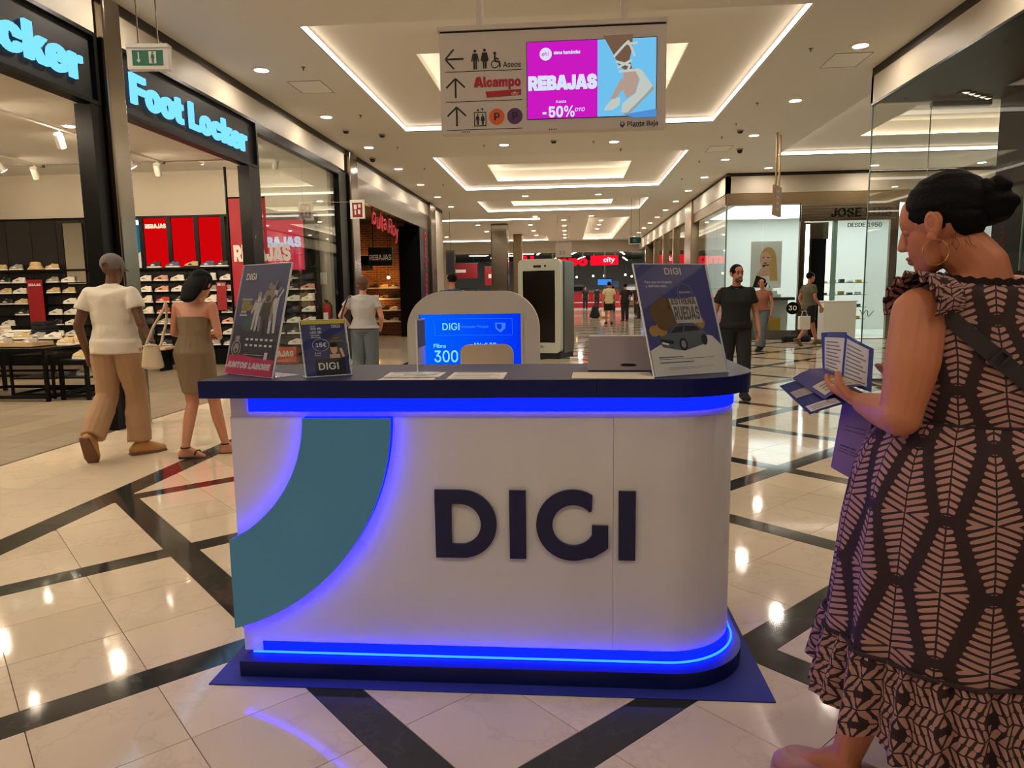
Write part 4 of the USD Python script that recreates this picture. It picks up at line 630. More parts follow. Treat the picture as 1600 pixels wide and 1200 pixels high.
def man(x, z, h, skirt=False):
    b = [Point(0, .92 * h).buffer(.075 * h), sbox(-.11 * h, .45 * h, .11 * h, .8 * h) if not skirt else Polygon([(-.08 * h, .8 * h), (.08 * h, .8 * h), (.17 * h, .35 * h), (-.17 * h, .35 * h)]), sbox(-.1 * h, 0, -.015 * h, .5 * h), sbox(.015 * h, 0, .1 * h, .5 * h), LineString([(-.1 * h, .78 * h), (-.18 * h, .42 * h)]).buffer(.03 * h), LineString([(.1 * h, .78 * h), (.18 * h, .42 * h)]).buffer(.03 * h)]
    return affinity.translate(union_all(b), x, z)
pp('pictogram', man(SX(264), SZ(356), .128), 'sign_ink'); pp('pictogram', man(SX(329), SZ(352), .128, True), 'sign_ink')
wc = union_all([Point(0, .095).buffer(.01), LineString([(0, .08), (0, .045), (.03, .04), (.035, .008)]).buffer(.006), LineString([(0, .065), (.022, .058)]).buffer(.005), Point(.0, .025).buffer(.027).difference(Point(.0, .025).buffer(.021)).difference(sbox(.005, .02, .04, .06))])
pp('pictogram', affinity.translate(wc, SX(398), SZ(352)), 'sign_ink'); pp('lettering', T('Aseos', .036, SX(453), SZ(350), 500, width=.122), 'sign_ink')
pp('market_lettering', T('Alcampo', .065, SX(262), SZ(468), 900, width=.312, stroke=1), 'sign_red'); pp('bird_mark', SP([(250, 470), (268, 408), (290, 402), (300, 420), (285, 440), (262, 460)]), 'sign_red', .5); pp('city_plate', SP([(330, 497), (575, 487), (572, 525), (340, 535)]), 'sign_red'); pp('city_lettering', T('city', .022, SX(508), SZ(522), 600, slant=.2), 'sign_face', 1)
lf = union_all([sbox(0, 0, .084, .094).difference(sbox(.005, .005, .079, .089)), man(.025, .01, .07), man(.06, .01, .07, True), Polygon([(.02, .1), (.036, .1), (.028, .118)]), Polygon([(.05, .118), (.066, .118), (.058, .1)])])
pp('lift_pictogram', affinity.translate(lf, SX(249), SZ(712)), 'sign_ink')
for c, mt, m2 in ((406, 'orange', 'print_black'), (529, 'purple', 'print_black')):
    pp('parking_disc', Point(SX(c), SZ(655)).buffer(.053), mt); pp('parking_letter', T('P', .05, SX(c), SZ(655) - .025, 700, align='c'), m2, 1)
pp('floor_lettering', T('Planta Baja', .032, SX(1285), SZ(742), 600, width=.21), 'sign_ink'); pp('floor_icon', Point(SX(1255), SZ(728)).buffer(.016).difference(Point(SX(1255), SZ(724)).buffer(.009)).union(SP([(1243, 736), (1267, 736), (1255, 752)])), 'sign_ink')
Lx, Rx, Bz, Tz = -.275, .588, 2.572, 3.068; Mx_ = SX(1088)
scn = lambda nm, poly, mt, d=0: part(scp_, nm, front(poly, .0008, -.0035 - .0008 * d), mt)
scp_ = part(hs, 'screen', front(sbox(Lx - .004, Bz - .004, Rx + .004, Tz + .004), .0008, -.0035), 'print_black'); scn('screen_pink', sbox(Lx, Bz, Mx_, Tz), 'screen_magenta', 1); scn('screen_sky', sbox(Mx_, Bz, Rx, Tz), 'screen_sky', 1)
scn('sale_lettering', T('REBAJAS', .088, Lx + .005, SZ(500), 900, width=Mx_ - Lx - .008, stroke=3), 'screen_pale', 2); scn('brand_disc', Point(SX(742), SZ(281)).buffer(.041), 'screen_pale', 2); scn('disc_lettering', T('eh!', .028, SX(742), SZ(293), 500, slant=.2, align='c'), 'screen_magenta', 3); scn('brand_lettering', T('elena hernández', .024, SX(795), SZ(285), 800, width=.18, stroke=1), 'screen_pale', 2)
scn('offer_lettering', union_all([T('-50%', .072, SX(705), SZ(672), 900, width=.235), T('DTO', .024, SX(940), SZ(640), 700, slant=.3), T('hasta', .02, SX(812), SZ(584), 600, slant=.3)]), 'screen_pale', 2)
scn('leg_print', SP([(1125, 185), (1320, 182), (1318, 260), (1300, 330), (1320, 400), (1290, 410), (1230, 370), (1200, 310)]), 'screen_skin', 2); scn('foot_print', SP([(1262, 400), (1330, 385), (1365, 450), (1340, 540), (1280, 570), (1250, 500)]), 'screen_skin2', 3); scn('foot_print', SP([(1250, 440), (1270, 500), (1215, 560), (1160, 610), (1190, 540)]), 'screen_skin2', 3)
scn('shoe_print', SP([(1345, 385), (1380, 400), (1455, 500), (1400, 560), (1290, 660), (1245, 655), (1255, 600), (1340, 540), (1372, 450)]), 'screen_shoe', 4); scn('shoe_print', SP([(1140, 620), (1180, 575), (1240, 560), (1235, 610), (1190, 640), (1130, 640)]), 'screen_shoe', 4); scn('sole_print', SP([(1455, 500), (1462, 520), (1300, 668), (1250, 668), (1290, 655), (1400, 556)]), 'screen_sole', 5)
scn('lace_print', union_all([LineString([(SX(a), SZ(b)) for a, b in q]).buffer(.008) for q in ([(1200, 310), (1260, 250), (1290, 225), (1310, 260), (1330, 310)], [(1290, 240), (1345, 235)], [(1215, 345), (1300, 370), (1290, 395)], [(1225, 380), (1310, 340)], [(1235, 405), (1345, 400), (1372, 450)])]), 'screen_shoe', 6); scn('shadow_print', SP([(1260, 670), (1480, 640), (1480, 690), (1330, 690)]), 'screen_sky2', 2)
def hung(name, label, cat_, x, y, z, w, h, rz, parts, rods, ztop=ZC):
    s = thing(name, label, cat_, (x, y, z), rz)
    part(s, 'box', rbx(-w / 2, w / 2, -.03, .03, 0, h, .005), parts[0]); 
    for rx in rods: part(s, 'rod', cyl(.006 if len(parts) < 3 else parts[2], (rx, 0, h), (rx, 0, ztop - z), 8), 'steel_dark' if len(parts) < 4 else parts[3])
    return s
ex1 = hung('exit_sign', 'hung white exit sign with green running figure before the left shop name', 'exit sign', -3.44, 5.85, 3.26, .34, .195, 6, ('white_print',), (-.08, .08), ZC + .0)
part(ex1, 'top_rail', bx(-.17, .17, -.04, .04, .17, .2), 'white_print'); gf_ = part(ex1, 'green_field', bx(-.125, .125, -.032, -.03, .03, .15), 'green_sign'); part(gf_, 'door_print', bx(.01, .07, -.034, -.032, .045, .14), 'white_print'); part(gf_, 'running_figure', front(affinity.scale(man(0, 0, .085), .9, 1), .002, -.037, .05).apply_translation((.042, 0, 0)), 'green_sign'); part(gf_, 'arrow', front(union_all([sbox(-.078, .075, -.068, .135), Polygon([(-.09, .075), (-.056, .075), (-.073, .05)])]), .002, -.034), 'white_print')
ex2 = hung('exit_sign', 'small dark exit sign hung far down the hall near the right row', 'exit sign', 2.39, 26.0, 3.06, .48, .27, 0, ('sign_face',), (-.15, .15), ZC + .13); part(ex2, 'dark_field', bx(-.2, .2, -.034, -.03, .03, .24), 'print_black'); part(ex2, 'green_mark', bx(-.09, .06, -.037, -.034, .07, .19), 'green_dim')
ex3 = hung('exit_sign', 'tiny green exit sign in the shoe shop under its ceiling', 'exit sign', -8.1, 9.4, 3.0, .42, .2, 25, ('green_lit',), (-.15, .15), 3.5); part(ex3, 'pictogram', cat([bx(-.14, -.06, -.034, -.03, .05, .15), bx(-.02, .04, -.034, -.03, .05, .15), bx(.08, .16, -.034, -.03, .05, .15)]), 'white_print')
h4 = hung('hanging_board', 'tan blade sign on two tubes hung before the jewellery shop', 'sign', 4.28, 15.25, 2.89, .56, .6, 62, ('sign_tan', 0, .02, 'sign_tan'), (-.15, .15)); part(h4, 'lettering', cat([bx(-.2, .05, -.034, -.03, .1 + k * .12, .15 + k * .12) for k in range(4)]), 'sign_face')
h5 = hung('hanging_board', 'cream hung sign with faint figures high above the far totem', 'sign', -.21, 30.0, 2.82, .68, .6, 0, ('sign_face', 0, .012, 'sign_face'), (-.25, .25)); [part(h5, 'figure', m, 'ink_grey') for m in text('33', .16, (-.2, -.033, .12), XRt, UPW, .003, 'l', 500, each=True)]
ad = hung('wall_blade_sign', 'small dark framed notice projecting from the left wall end', 'sign', -4.55, 27.35, 2.1, .36, .95, 0, ('steel_dark',), (0,)); part(ad, 'print', bx(-.14, .14, -.034, -.03, .06, .88), 'print_dark')
def ceil_item(kind, x, y, label, group):
    if kind == 'sprinkler':
        s = thing('sprinkler', label, 'sprinkler', (x, y, ZC), 0, group); part(s, 'plate', lathe([(0, -.004), (.028, -.004), (.032, 0), (0, 0)], 16), 'steel_dark'); part(s, 'head', lathe([(0, -.04), (.016, -.04), (.016, -.037), (.006, -.034), (.009, -.004), (0, -.004)], 12), 'steel_dark')
    elif kind == 'smoke_detector':
        s = thing('smoke_detector', label, 'smoke detector', (x, y, ZC), 0, group); part(s, 'base', lathe([(0, -.025), (.065, -.025), (.07, 0), (0, 0)], 20), 'fascia'); part(s, 'dome', lathe([(0, -.06), (.04, -.055), (.055, -.025), (0, -.025)], 20), 'gap_dark')
    elif kind == 'camera':
        s = thing('dome_camera', label, 'security camera', (x, y, ZC), 0, group); part(s, 'base', lathe([(0, -.03), (.075, -.03), (.08, 0), (0, 0)], 20), 'fascia'); part(s, 'dome', lathe([(0, -.10), (.035, -.09), (.058, -.06), (.062, -.03), (0, -.03)], 20), 'smoke_black')
    else:
        s = thing('access_panel', label, 'ceiling panel', (x, y, ZC), 0, group); part(s, 'panel', bx(-.24, .24, -.3, .3, -.004, 0), 'access'); part(s, 'frame', ex(sbox(-.25, -.31, .25, .31).difference(sbox(-.243, -.303, .243, .303)), .006, -.006), 'gap_light')
for k, (x, y) in enumerate([(-3.64, 9.94), (-3.63, 12.61), (-3.65, 15.38), (-1.76, 9.37), (3.18, 10.02), (3.19, 12.72), (3.16, 15.36), (3.18, 14.19), (-1.79, 15.46), (1.16, 17.2 - .9), (.53, 15.41), (-3.6, 18), (-3.6, 20.7), (3.2, 18.1), (3.2, 20.8)]):
    if -3.15 < x < 2.72 and 8.5 < y < 14.05: continue
    ceil_item('sprinkler', x, y, f'tiny ceiling sprinkler, {ordn(k)} of those along the rows', 'ceiling sprinklers')
for k, (x, y) in enumerate([(-3.65, 14.14), (-4.24, 13.7), (3.4, 14.8), (-.3, 15.2)]): ceil_item('smoke_detector', x, y, f'round smoke detector on the hall ceiling, {ordn(k)} from the left', 'smoke detectors')
ceil_item('camera', -4.5, 16.48, 'dark dome camera on the ceiling near the second left pier', None); ceil_item('camera', 3.84, 16.7, 'dark dome camera on the ceiling toward the jewellery shop', None)
for x, y, l in ((-3.87, 10.86, 'square flush ceiling panel beside the left downlight row'), (3.83, 10.57, 'square flush ceiling panel at the right fascia corner'), (3.36, 16.6, 'square flush ceiling panel before the jewellery shop')): ceil_item('panel', x, y, l, None)
# ------------------------------------------------------------------ shoe wall
YW = 14.16
dw = thing('shoe_display', 'black panelled shoe display across the rear of the shoe shop', 'shoe display')
xs = np.arange(-12.9, -5.3, .56)
for x in xs:
    x1 = min(x + .548, -5.12)
    part(dw, 'lower_panel', bx(x, x1, YW, YW + .24, .34, 1.97), 'black_matte')
    if not (-9.2 < x + .28 < -7.0): part(dw, 'upper_panel', bx(x, x1, YW + .02, YW + .24, 2.01, 3.02), 'wall_black')
    part(dw, 'base_panel', bx(x, x1, YW - .12, YW + .24, .0, .33), 'black_frame')
for x in (-8.77, -8.175, -7.595, -7.03): part(dw, 'mullion', bx(x - .045, x + .045, YW - .03, YW + .2, 2.005, 3.02), 'black_frame')
part(dw, 'ledge', bx(-12.9, -5.12, YW - .16, YW + .24, 1.97, 2.005), 'black_frame'); part(dw, 'top_rail', bx(-12.9, -5.12, YW, YW + .24, 3.02, 3.06), 'black_frame')
rows = [1.735, 1.515, 1.29, 1.065, .845, .62, .40]
for k, z in enumerate(rows): part(dw, 'shelf_strip', bx(-12.9, -5.12, YW - .13, YW, z - .012, z), 'black_frame')
for k, (a, b) in enumerate([(-8.725, -8.22), (-8.13, -7.64), (-7.55, -7.075)]):
    s = thing('sale_poster', f'tall red poster panel above the shoe shelves, {ordn(k)} from the left', 'panel', ((a + b) / 2, YW, 2.01)); w_ = (b - a) / 2
    part(s, 'board', bx(-w_, w_, 0, .12, 0, 1.0), 'red_glow')
    if k == 0: part(s, 'lettering', text('REBAJAS', .085, (0, -.001, .80), XRt, UPW, .004, 'c', 900, 2, width=w_ * 1.8), 'white_print')
bp = thing('blue_poster', 'blue back-lit poster left of the red panels on the shoe wall', 'poster', (-8.98, YW, 2.01)); part(bp, 'board', bx(-.19, .19, 0, .1, 0, 1.0), 'blue_glow'); part(bp, 'cloud_print', front(Polygon([(-.19, 0), (.19, 0), (.19, .35), (.05, .28), (-.08, .42), (-.19, .3)]), .002, -.002), 'print_pale'); part(bp, 'top_lamp', bx(-.19, .16, -.012, 0, .88, .97), 'shop_panel')
mr = thing('wall_mirror', 'tall mirror panel set in the black shoe wall', 'mirror', (-10.28, YW, 1.70)); part(mr, 'glass', bx(-.21, .21, -.006, .02, 0, 1.25), 'mirror'); part(mr, 'frame', cat([bx(-.23, -.21, -.01, .02, 0, 1.25), bx(.21, .23, -.01, .02, 0, 1.25)]), 'black_frame')
for k, (x, z0, z1, w_) in enumerate([(-11.12, .86, 1.80, .17), (-7.08, 1.12, 1.70, .10), (-5.92, 1.0, 1.70, .12)]):
    s = thing('red_strip', f'narrow dark red sale strip between the shoe shelves, {ordn(k)} from the left', 'banner', (x, YW - .15, z0)); part(s, 'board', bx(-w_, w_, 0, .01, 0, z1 - z0), 'red_dark'); part(s, 'lettering', text('REBAJAS', .05, (0, -.001, (z1 - z0) * .86), XRt, UPW, .002, 'c', 800, width=w_ * 1.6), 'white_print')
def make_shoe(name, label, loc, rz, U, S, mark, group, hi=0.0, sc=None):
    n, L = 15, .29; X_ = np.linspace(0, L, n); t = X_ / L                     # heel at 0, toe at L
    half = np.interp(t, [0, .08, .3, .5, .72, .9, 1], [.020, .034, .036, .034, .046, .036, .010])
    ht = np.interp(t, [0, .06, .2, .38, .55, .75, .92, 1], [.085 + hi, .10 + hi, .094 + hi, .10 + hi * .8, .082, .056, .044, .02])
    th = np.linspace(0, math.pi, 9); v = []
    for i in range(n):
        for a in th: v.append((X_[i], half[i] * math.cos(a) * (1.0 - .35 * math.sin(a) * (ht[i] > .075)), .026 + ht[i] * math.sin(a) ** .6))
    v = np.array(v); f = []
    for i in range(n - 1):
        for j in range(8): a = i * 9 + j; f += [[a, a + 9, a + 10], [a, a + 10, a + 1]]
    f += [[0, j + 1, j] for j in range(1, 8)]; f += [[(n - 1) * 9, (n - 1) * 9 + j, (n - 1) * 9 + j + 1] for j in range(1, 8)]
    s = thing(name, label, 'shoe', loc, rz, group, sc=sc)
    up_ = part(s, 'upper', trimesh.Trimesh(v - (L / 2, 0, 0), f, process=False), U, smooth=50)
    o = Polygon(list(zip(X_ - L / 2, half * 1.10)) + list(zip(X_[::-1] - L / 2, -half[::-1] * 1.10))).buffer(.006)
    part(s, 'sole', ex(o, .028, .0), S, smooth=30)
    part(up_, 'collar', ex(affinity.translate(affinity.scale(Point(0, 0).buffer(.033), 1.25, .55), -.095, 0), .006, .118 + hi), 'shoe_black')
    part(up_, 'laces', cat([bx(-.03 + k * .017, -.022 + k * .017, -.02, .02, .118 - k * .011 + hi * .5 * (k < 2), .124 - k * .011 + hi * .5 * (k < 2)) for k in range(4)]), S)
    for sg in (-1, 1): part(up_, 'side_mark', frame(ex(Polygon([(-.06, .04), (.05, .045), (.0, .075), (-.05, .06)]), .004), (0, sg * .0365, 0), (sg * -1.0, 0, 0), UPW), mark)
    return s
kinds = [('white low trainer', 'shoe_white', 'sole_white', 'shoe_grey', 0), ('grey low trainer', 'shoe_grey', 'sole_white', 'shoe_white', 0), ('black trainer with white sole', 'shoe_black', 'sole_white', 'shoe_white', 0), ('white high-top trainer', 'shoe_white', 'sole_white', 'shoe_tan', .035), ('pink-tan trainer with white sole', 'shoe_pink', 'sole_white', 'shoe_black', 0), ('all black trainer', 'shoe_black', 'shoe_black', 'shoe_black', .01), ('red trainer', 'shoe_red', 'sole_white', 'shoe_white', 0), ('tan trainer', 'shoe_tan', 'sole_white', 'shoe_white', 0), ('blue trainer with white sole', 'shoe_blue', 'sole_white', 'shoe_white', 0), ('yellow-black trainer', 'shoe_tan', 'shoe_black', 'shoe_black', 0)]
masters = {}
def shoe(kind, x, y, z, rz, where, group):
    nm, U, S, mk, hi = kinds[kind]; lab = f'{nm}, {where}'
    if kind not in masters: masters[kind] = make_shoe('trainer', lab, (x, y, z), rz, U, S, mk, group, hi)
    else: dup(masters[kind], (x, y, z), rz, lab, group)
rs = random.Random(5)
sets = [('right', [-9.08, -8.76, -8.40, -8.04, -7.70, -7.36, -7.0, -6.62, -6.28, -5.96, -5.62, -5.30]), ('left', [-12.3, -11.86, -11.52, -10.78, -10.44, -9.75])]
for side, cols in sets:
    for r, z in enumerate(rows):
        for c, x in enumerate(cols):
            if side == 'left' and (r > 5 or (x < -10.9 and x > -11.3)): continue
            p = rs.random()
            if side == 'right':
                k = 0 if c in (0, 1) and r < 2 else 3 if c in (0, 1) and r < 4 else (5 if c == 1 and r in (4, 5) else 4 if c == 2 and r < 2 else 6 if c == 2 and r in (2, 3) else rs.choice([0, 0, 1, 3, 2, 5, 4]))
                if c in (7, 8) and r < 3 and rs.random() < .5: continue
            else: k = rs.choice([0, 0, 1, 7, 2, 0, 1])
            if p < .08 and r > 1: continue
            shoe(k, x + rs.uniform(-.007, .007), YW - .07, z + .001, 180 + rs.uniform(-6, 6), f'{ordn(r)} shelf down, {ordn(c)} place, {side} part of shoe wall', f'shoes on the {side} shoe wall')
for c, (x, k) in enumerate([(-8.52, 2), (-8.12, 8), (-7.72, 9), (-7.38, 8), (-7.08, 2)]): shoe(k, x, YW - .08, 2.006, 180, f'on the ledge below the red panels, {ordn(c)} from the left', 'shoes on the red panel ledge')
for c, (x, k) in enumerate([(-11.9, 7), (-11.55, 1), (-10.75, 7)]): shoe(k, x, YW - .08, 2.006, 180, f'on the ledge of the black wall, {ordn(c)} from the left', 'shoes on the black wall ledge')
ht = thing('bucket_hat', 'yellow bucket hat displayed on top of the left shoe wall', 'hat', (-11.12, YW - .06, 2.006)); part(ht, 'crown', lathe([(.0, .17), (.08, .165), (.1, .14), (.115, .06)], 20), 'shoe_tan', smooth=40); part(ht, 'brim', lathe([(.113, .065), (.16, .0), (.165, .004), (.115, .075)], 24), 'shoe_tan', smooth=40)
# pink digital screen, hanging banner, floor plinth
ds = thing('sale_screen', 'bright pink-red digital screen reading REBAJAS behind the shop window', 'screen', (-5.77, YW - .31, 1.90)); part(ds, 'case', bx(-.54, .54, 0, .13, 0, 1.0), 'black_frame'); part(ds, 'display', bx(-.53, .53, -.004, 0, .01, .99), 'screen_coral'); part(ds, 'lettering', text('REBAJAS', .19, (-.50, -.005, .46), XRt, UPW, .002, 'l', 900, 3, width=.98), 'screen_pale')
ol = union_all([p for p in text_poly('REBAJAS', .11, 900, 0)[0]]); ol = affinity.scale(ol, .98 / (ol.bounds[2] - ol.bounds[0]), -1, origin=(0, 0)); ol = ol.difference(ol.buffer(-.007)); part(ds, 'outline_lettering', frame(ex(ol, .001), (-.50, -.005, .43), XRt, UPW), 'screen_blush')
bn = thing('hanging_banner', 'tall dark red hanging sale banner inside the shop entrance', 'banner', (-5.12, 11.15, 1.24)); part(bn, 'cloth', bx(-.31, .30, 0, .012, 0, 1.72), 'red_banner_cloth'); part(bn, 'lettering', text('REBAJAS', .25, (-.27, -.001, .72), XRt, UPW, .003, 'l', 900, 2, width=.95), 'white_print'); part(bn, 'side_pole', cyl(.02, (-.33, 0, -1.24), (-.33, 0, 2.2), 10), 'black_frame'); part(bn, 'top_rod', cyl(.012, (-.33, 0, 1.72), (.3, 0, 1.72), 8), 'black_frame')
fp = thing('sale_plinth', 'low red plinth lettered REBAJAS at the foot of the shoe wall', 'plinth', (-5.85, YW - .32, 0)); part(fp, 'box', bx(-.34, .34, 0, .15, .06, .36), 'red_soft'); part(fp, 'lettering', text('REBAJAS', .12, (-.31, -.002, .17), XRt, UPW, .003, 'l', 900, 1, width=.6), 'print_bone'); part(fp, 'foot', bx(-.33, .33, .01, .15, 0, .06), 'black_frame')
# tables, bench and the things on them
def table(name, label, x0, x1, y0, y1, h, shelf=None, leg=.045):
    s = thing(name, label, 'table', ((x0 + x1) / 2, (y0 + y1) / 2, 0)); a, b = (x1 - x0) / 2, (y1 - y0) / 2
    part(s, 'top', rbx(-a, a, -b, b, h - .035, h, .006), 'black_frame')
    for sx in (-1, 1):
        for sy in (-1, 1): part(s, 'leg', bx(sx * a - (leg if sx > 0 else 0), sx * a + (leg if sx < 0 else 0), sy * b - (leg if sy > 0 else 0), sy * b + (leg if sy < 0 else 0), 0, h - .035), 'black_frame')
    for sy in (-1, 1): part(s, 'rail', bx(-a + leg, a - leg, sy * b - (leg if sy > 0 else 0), sy * b + (leg if sy < 0 else 0), .04, .08), 'black_frame')
    for sx in (-1, 1): part(s, 'rail', bx(sx * a - (leg if sx > 0 else 0), sx * a + (leg if sx < 0 else 0), -b + leg, b - leg, .04, .08), 'black_frame')
    if shelf: part(s, 'shelf', bx(-a + .01, a - .01, -b + .01, b - .01, shelf, shelf + .02), 'black_frame')
    return s
table('display_table', 'tall black display table at the left edge, carrying a cardboard tray', -8.75, -7.10, 9.0, 10.2, .735)
table('display_table', 'lower black nesting table with shelf beside the tall one', -7.04, -6.62, 9.15, 10.25, .56, .3)
table('display_table', 'small black lattice table tucked under the tall display table', -7.85, -7.2, 9.25, 9.95, .62, .28, .03)
bn2 = thing('bench', 'low bench with pale wooden top before the shoe wall', 'bench', (-8.25, 12.95, 0)); part(bn2, 'seat', rbx(-.62, .62, -.2, .2, .40, .455, .015), 'card')
for sx in (-.5, .5): part(bn2, 'leg_frame', ex(sbox(-.03, -.17, .03, .17), .4).apply_translation((sx, 0, 0)), 'black_frame')
b3 = thing('shoe_box', 'white shoe box under the wooden-topped bench', 'box', (-8.25, 12.98, .0)); part(b3, 'body', rbx(-.16, .16, -.12, .12, 0, .11, .004), 'white_print'); part(b3, 'lid', rbx(-.165, .165, -.125, .125, .105, .135, .004), 'paper')
tr = thing('cardboard_tray', 'open cardboard tray under the grey shoes on the tall table', 'tray', (-7.76, 9.35, .736)); part(tr, 'base', bx(-.38, .38, -.2, .2, 0, .012), 'card'); part(tr, 'rim', ex(sbox(-.38, -.2, .38, .2).difference(sbox(-.37, -.19, .37, .19)), .07), 'card')
shoe(1, -7.94, 9.33, .749, 170, 'left of the pair in the cardboard tray', 'shoes on the tables'); shoe(1, -7.59, 9.37, .749, 170, 'right of the pair in the cardboard tray', 'shoes on the tables')
shoe(7, -7.25, 9.62, .736, 170, 'on the right corner of the tall table', 'shoes on the tables'); shoe(7, -7.25, 9.82, .736, 170, 'behind another on the tall table corner', 'shoes on the tables'); shoe(0, -8.32, 9.3, .736, 165, 'on the tall table left of the tray', 'shoes on the tables'); shoe(0, -8.55, 9.62, .736, 165, 'at the far left of the tall table', 'shoes on the tables')
shoe(7, -6.85, 9.35, .561, 160, 'front of the lower nesting table', 'shoes on the tables'); shoe(0, -6.8, 9.7, .561, 170, 'middle of the lower nesting table', 'shoes on the tables'); shoe(7, -6.84, 9.95, .561, 175, 'rear of the lower nesting table', 'shoes on the tables'); shoe(0, -6.83, 9.4, .321, 170, 'on the shelf of the lower nesting table', 'shoes on the tables'); shoe(7, -6.83, 9.75, .321, 170, 'rear of the shelf of the lower nesting table', 'shoes on the tables')
table('rear_table', 'black rear table piled with white clothes near the shoe wall', -10.9, -9.0, 11.6, 12.5, .70)
for k, (x, w_, h, mt) in enumerate([(-10.6, .3, .22, 'tee_white'), (-9.98, .28, .14, 'white_print'), (-9.55, .16, .3, 'black_cloth')]):
    s = thing('folded_clothes', ('tall pile of cream folded clothes on the rear shop table', 'short white folded pile on the rear shop table', 'dark box-like folded pile on the rear shop table')[k], 'clothes', (x, 12.18, .701)); 
    for q in range(4): part(s, 'fold', rbx(-w_ + q * .01, w_ - q * .012, -.16, .16, q * h / 4, (q + 1) * h / 4 - .003, .015), mt)
for c in range(7):
    shoe([7, 0, 1, 0, 7, 1, 0][c], -10.8 + c * .29, 11.72, .701, 175 + c * 3, f'on the front edge of the rear shop table, {ordn(c)} from the left', 'shoes on the rear table')
# shoes on the brick wall shelves of the next shop
for k, z in enumerate((1.62, 1.26, .88, .50)):
    for c in range(9):
        kk = [2, 7, 5, 9, 0, 5, 7, 2, 1][(c + k * 2) % 9]; shoe(kk, -5.85 - c * .33, 23.40, z + .001, 185 + 6 * (c % 3), f'brick wall {ordn(k)} shelf, {ordn(c)} from the passage side', 'shoes on the brick wall shelves')
# ------------------------------------------------------------------ people
A_ = lambda *v: np.array(v, float)
def sp(p, r, n=16): return m3.Manifold.sphere(r, n).translate(tuple(map(float, p)))
def el(p, rx, ry, rz, rot=(0, 0, 0), n=24): return m3.Manifold.sphere(1.0, n).scale((rx, ry, rz)).rotate(rot).translate(tuple(map(float, p)))
def hull(*ms): return m3.Manifold.batch_hull(list(ms))
def bone(p, q, r1, r2=None): return hull(sp(p, r1), sp(q, r1 if r2 is None else r2))
def union(ms): return m3.Manifold.batch_boolean(list(ms), m3.OpType.Add)
def soft(ms, L=.02, it=8):
    M_ = union(ms) if isinstance(ms, (list, tuple)) else ms
    m = tm(M_.refine_to_length(L)); m.merge_vertices(); trimesh.smoothing.filter_taubin(m, .5, .53, it); return m
def mvs(m, s): m = m.copy(); m.apply_scale(s); return m
def rotz(v, a): c, s = math.cos(a), math.sin(a); return A_(v[0] * c - v[1] * s, v[0] * s + v[1] * c, v[2])
def unit(v): v = np.asarray(v, float); return v / np.linalg.norm(v)
def hand(w, d, n, s, curl=.5, grip=False):
    """Palm, four unequal fingers and a thumb. w wrist, d pointing direction, n palm normal, s = +1 right hand."""
    d = unit(d); n = unit(n - d * np.dot(n, d)); side = np.cross(d, n) * s; k = w + d * .095; o = [hull(sp(w, .022), sp(w + d * .03 + side * .02, .016), sp(w + d * .03 - side * .022, .016), sp(k + side * .034, .0125), sp(k - side * .034, .0115))]
    for i, (off, L) in enumerate(((.033, .066), (.011, .075), (-.011, .07), (-.032, .055))):
        p = k + side * off - d * .006; a = curl * (.45 + .08 * i); r = .0095
        for f in (.45, .31, .24):
            q = p + (d * math.cos(a) + n * math.sin(a)) * L * f; o.append(bone(p, q, r, r * .92)); p = q; r *= .92; a += curl * .75
    p = w + d * .03 + side * .03; q = p + unit(d * .65 + side * .75 + n * .35) * .04; r_ = q + unit(d * .85 + side * .25 + n * .5 * (1 + grip)) * .032; o += [bone(p, q, .0135, .011), bone(q, r_, .011, .009)]
    return o
def head(c, yaw=0.0, pitch=0.0, sc=1.0):
    """Skull, jaw, brow, nose, lips, ears; c centre, facing +y before the turn."""
    o = union([el((0, -.014, .026), .073, .092, .093), el((0, .028, .05), .060, .058, .052), hull(el((0, .03, -.02), .058, .052, .07), sp((0, .062, -.098), .021), sp((-.03, .03, -.085), .02), sp((.03, .03, -.085), .02)), hull(sp((0, .086, .012), .009), sp((0, .101, -.026), .0115), sp((-.012, .09, -.03), .009), sp((.012, .09, -.03), .009)),
        bone((-.034, .066, .03), (.034, .066, .03), .015), el((0, .083, -.062), .024, .012, .008), el((0, .081, -.073), .02, .011, .008), hull(el((.076, -.006, -.004), .007, .018, .030), el((.084, -.016, .006), .005, .016, .022)), hull(el((-.076, -.006, -.004), .007, .018, .030), el((-.084, -.016, .006), .005, .016, .022))])
    return o.scale((sc,) * 3).rotate((math.degrees(pitch), 0, math.degrees(yaw))).translate(tuple(map(float, c)))
def hat(c, yaw, pitch, ms, sc=1.0): return union(ms).scale((sc,) * 3).rotate((math.degrees(pitch), 0, math.degrees(yaw))).translate(tuple(map(float, c)))
def short_hair(): 
    h = el((0, -.022, .04), .082, .098, .092); return h - hull(sp((-.06, .12, -.02), .05), sp((.06, .12, -.02), .05), sp((-.06, .13, .03), .045), sp((.06, .13, .03), .045), sp((0, .08, -.12), .06)) - el((0, .0, -.12), .2, .2, .08)
BASE = dict(hip=(0, 0, .96), chest=(0, .005, 1.27), neck=(0, -.012, 1.47), head=(0, .022, 1.625), shL=(-.185, -.01, 1.41), elL=(-.245, -.03, 1.13), wrL=(-.255, .05, .89), shR=(.185, -.01, 1.41), elR=(.245, -.03, 1.13), wrR=(.255, .05, .89),
            hpL=(-.09, 0, .92), knL=(-.10, .012, .50), anL=(-.10, -.02, .09), hpR=(.09, 0, .92), knR=(.10, .012, .50), anR=(.10, -.02, .09), ftL=(-.12, 1, 0), ftR=(.12, 1, 0), hdL=(0, .15, -1), hdR=(0, .15, -1), yaw=0., pitch=0., curl=.55, fem=0, girth=1.0)
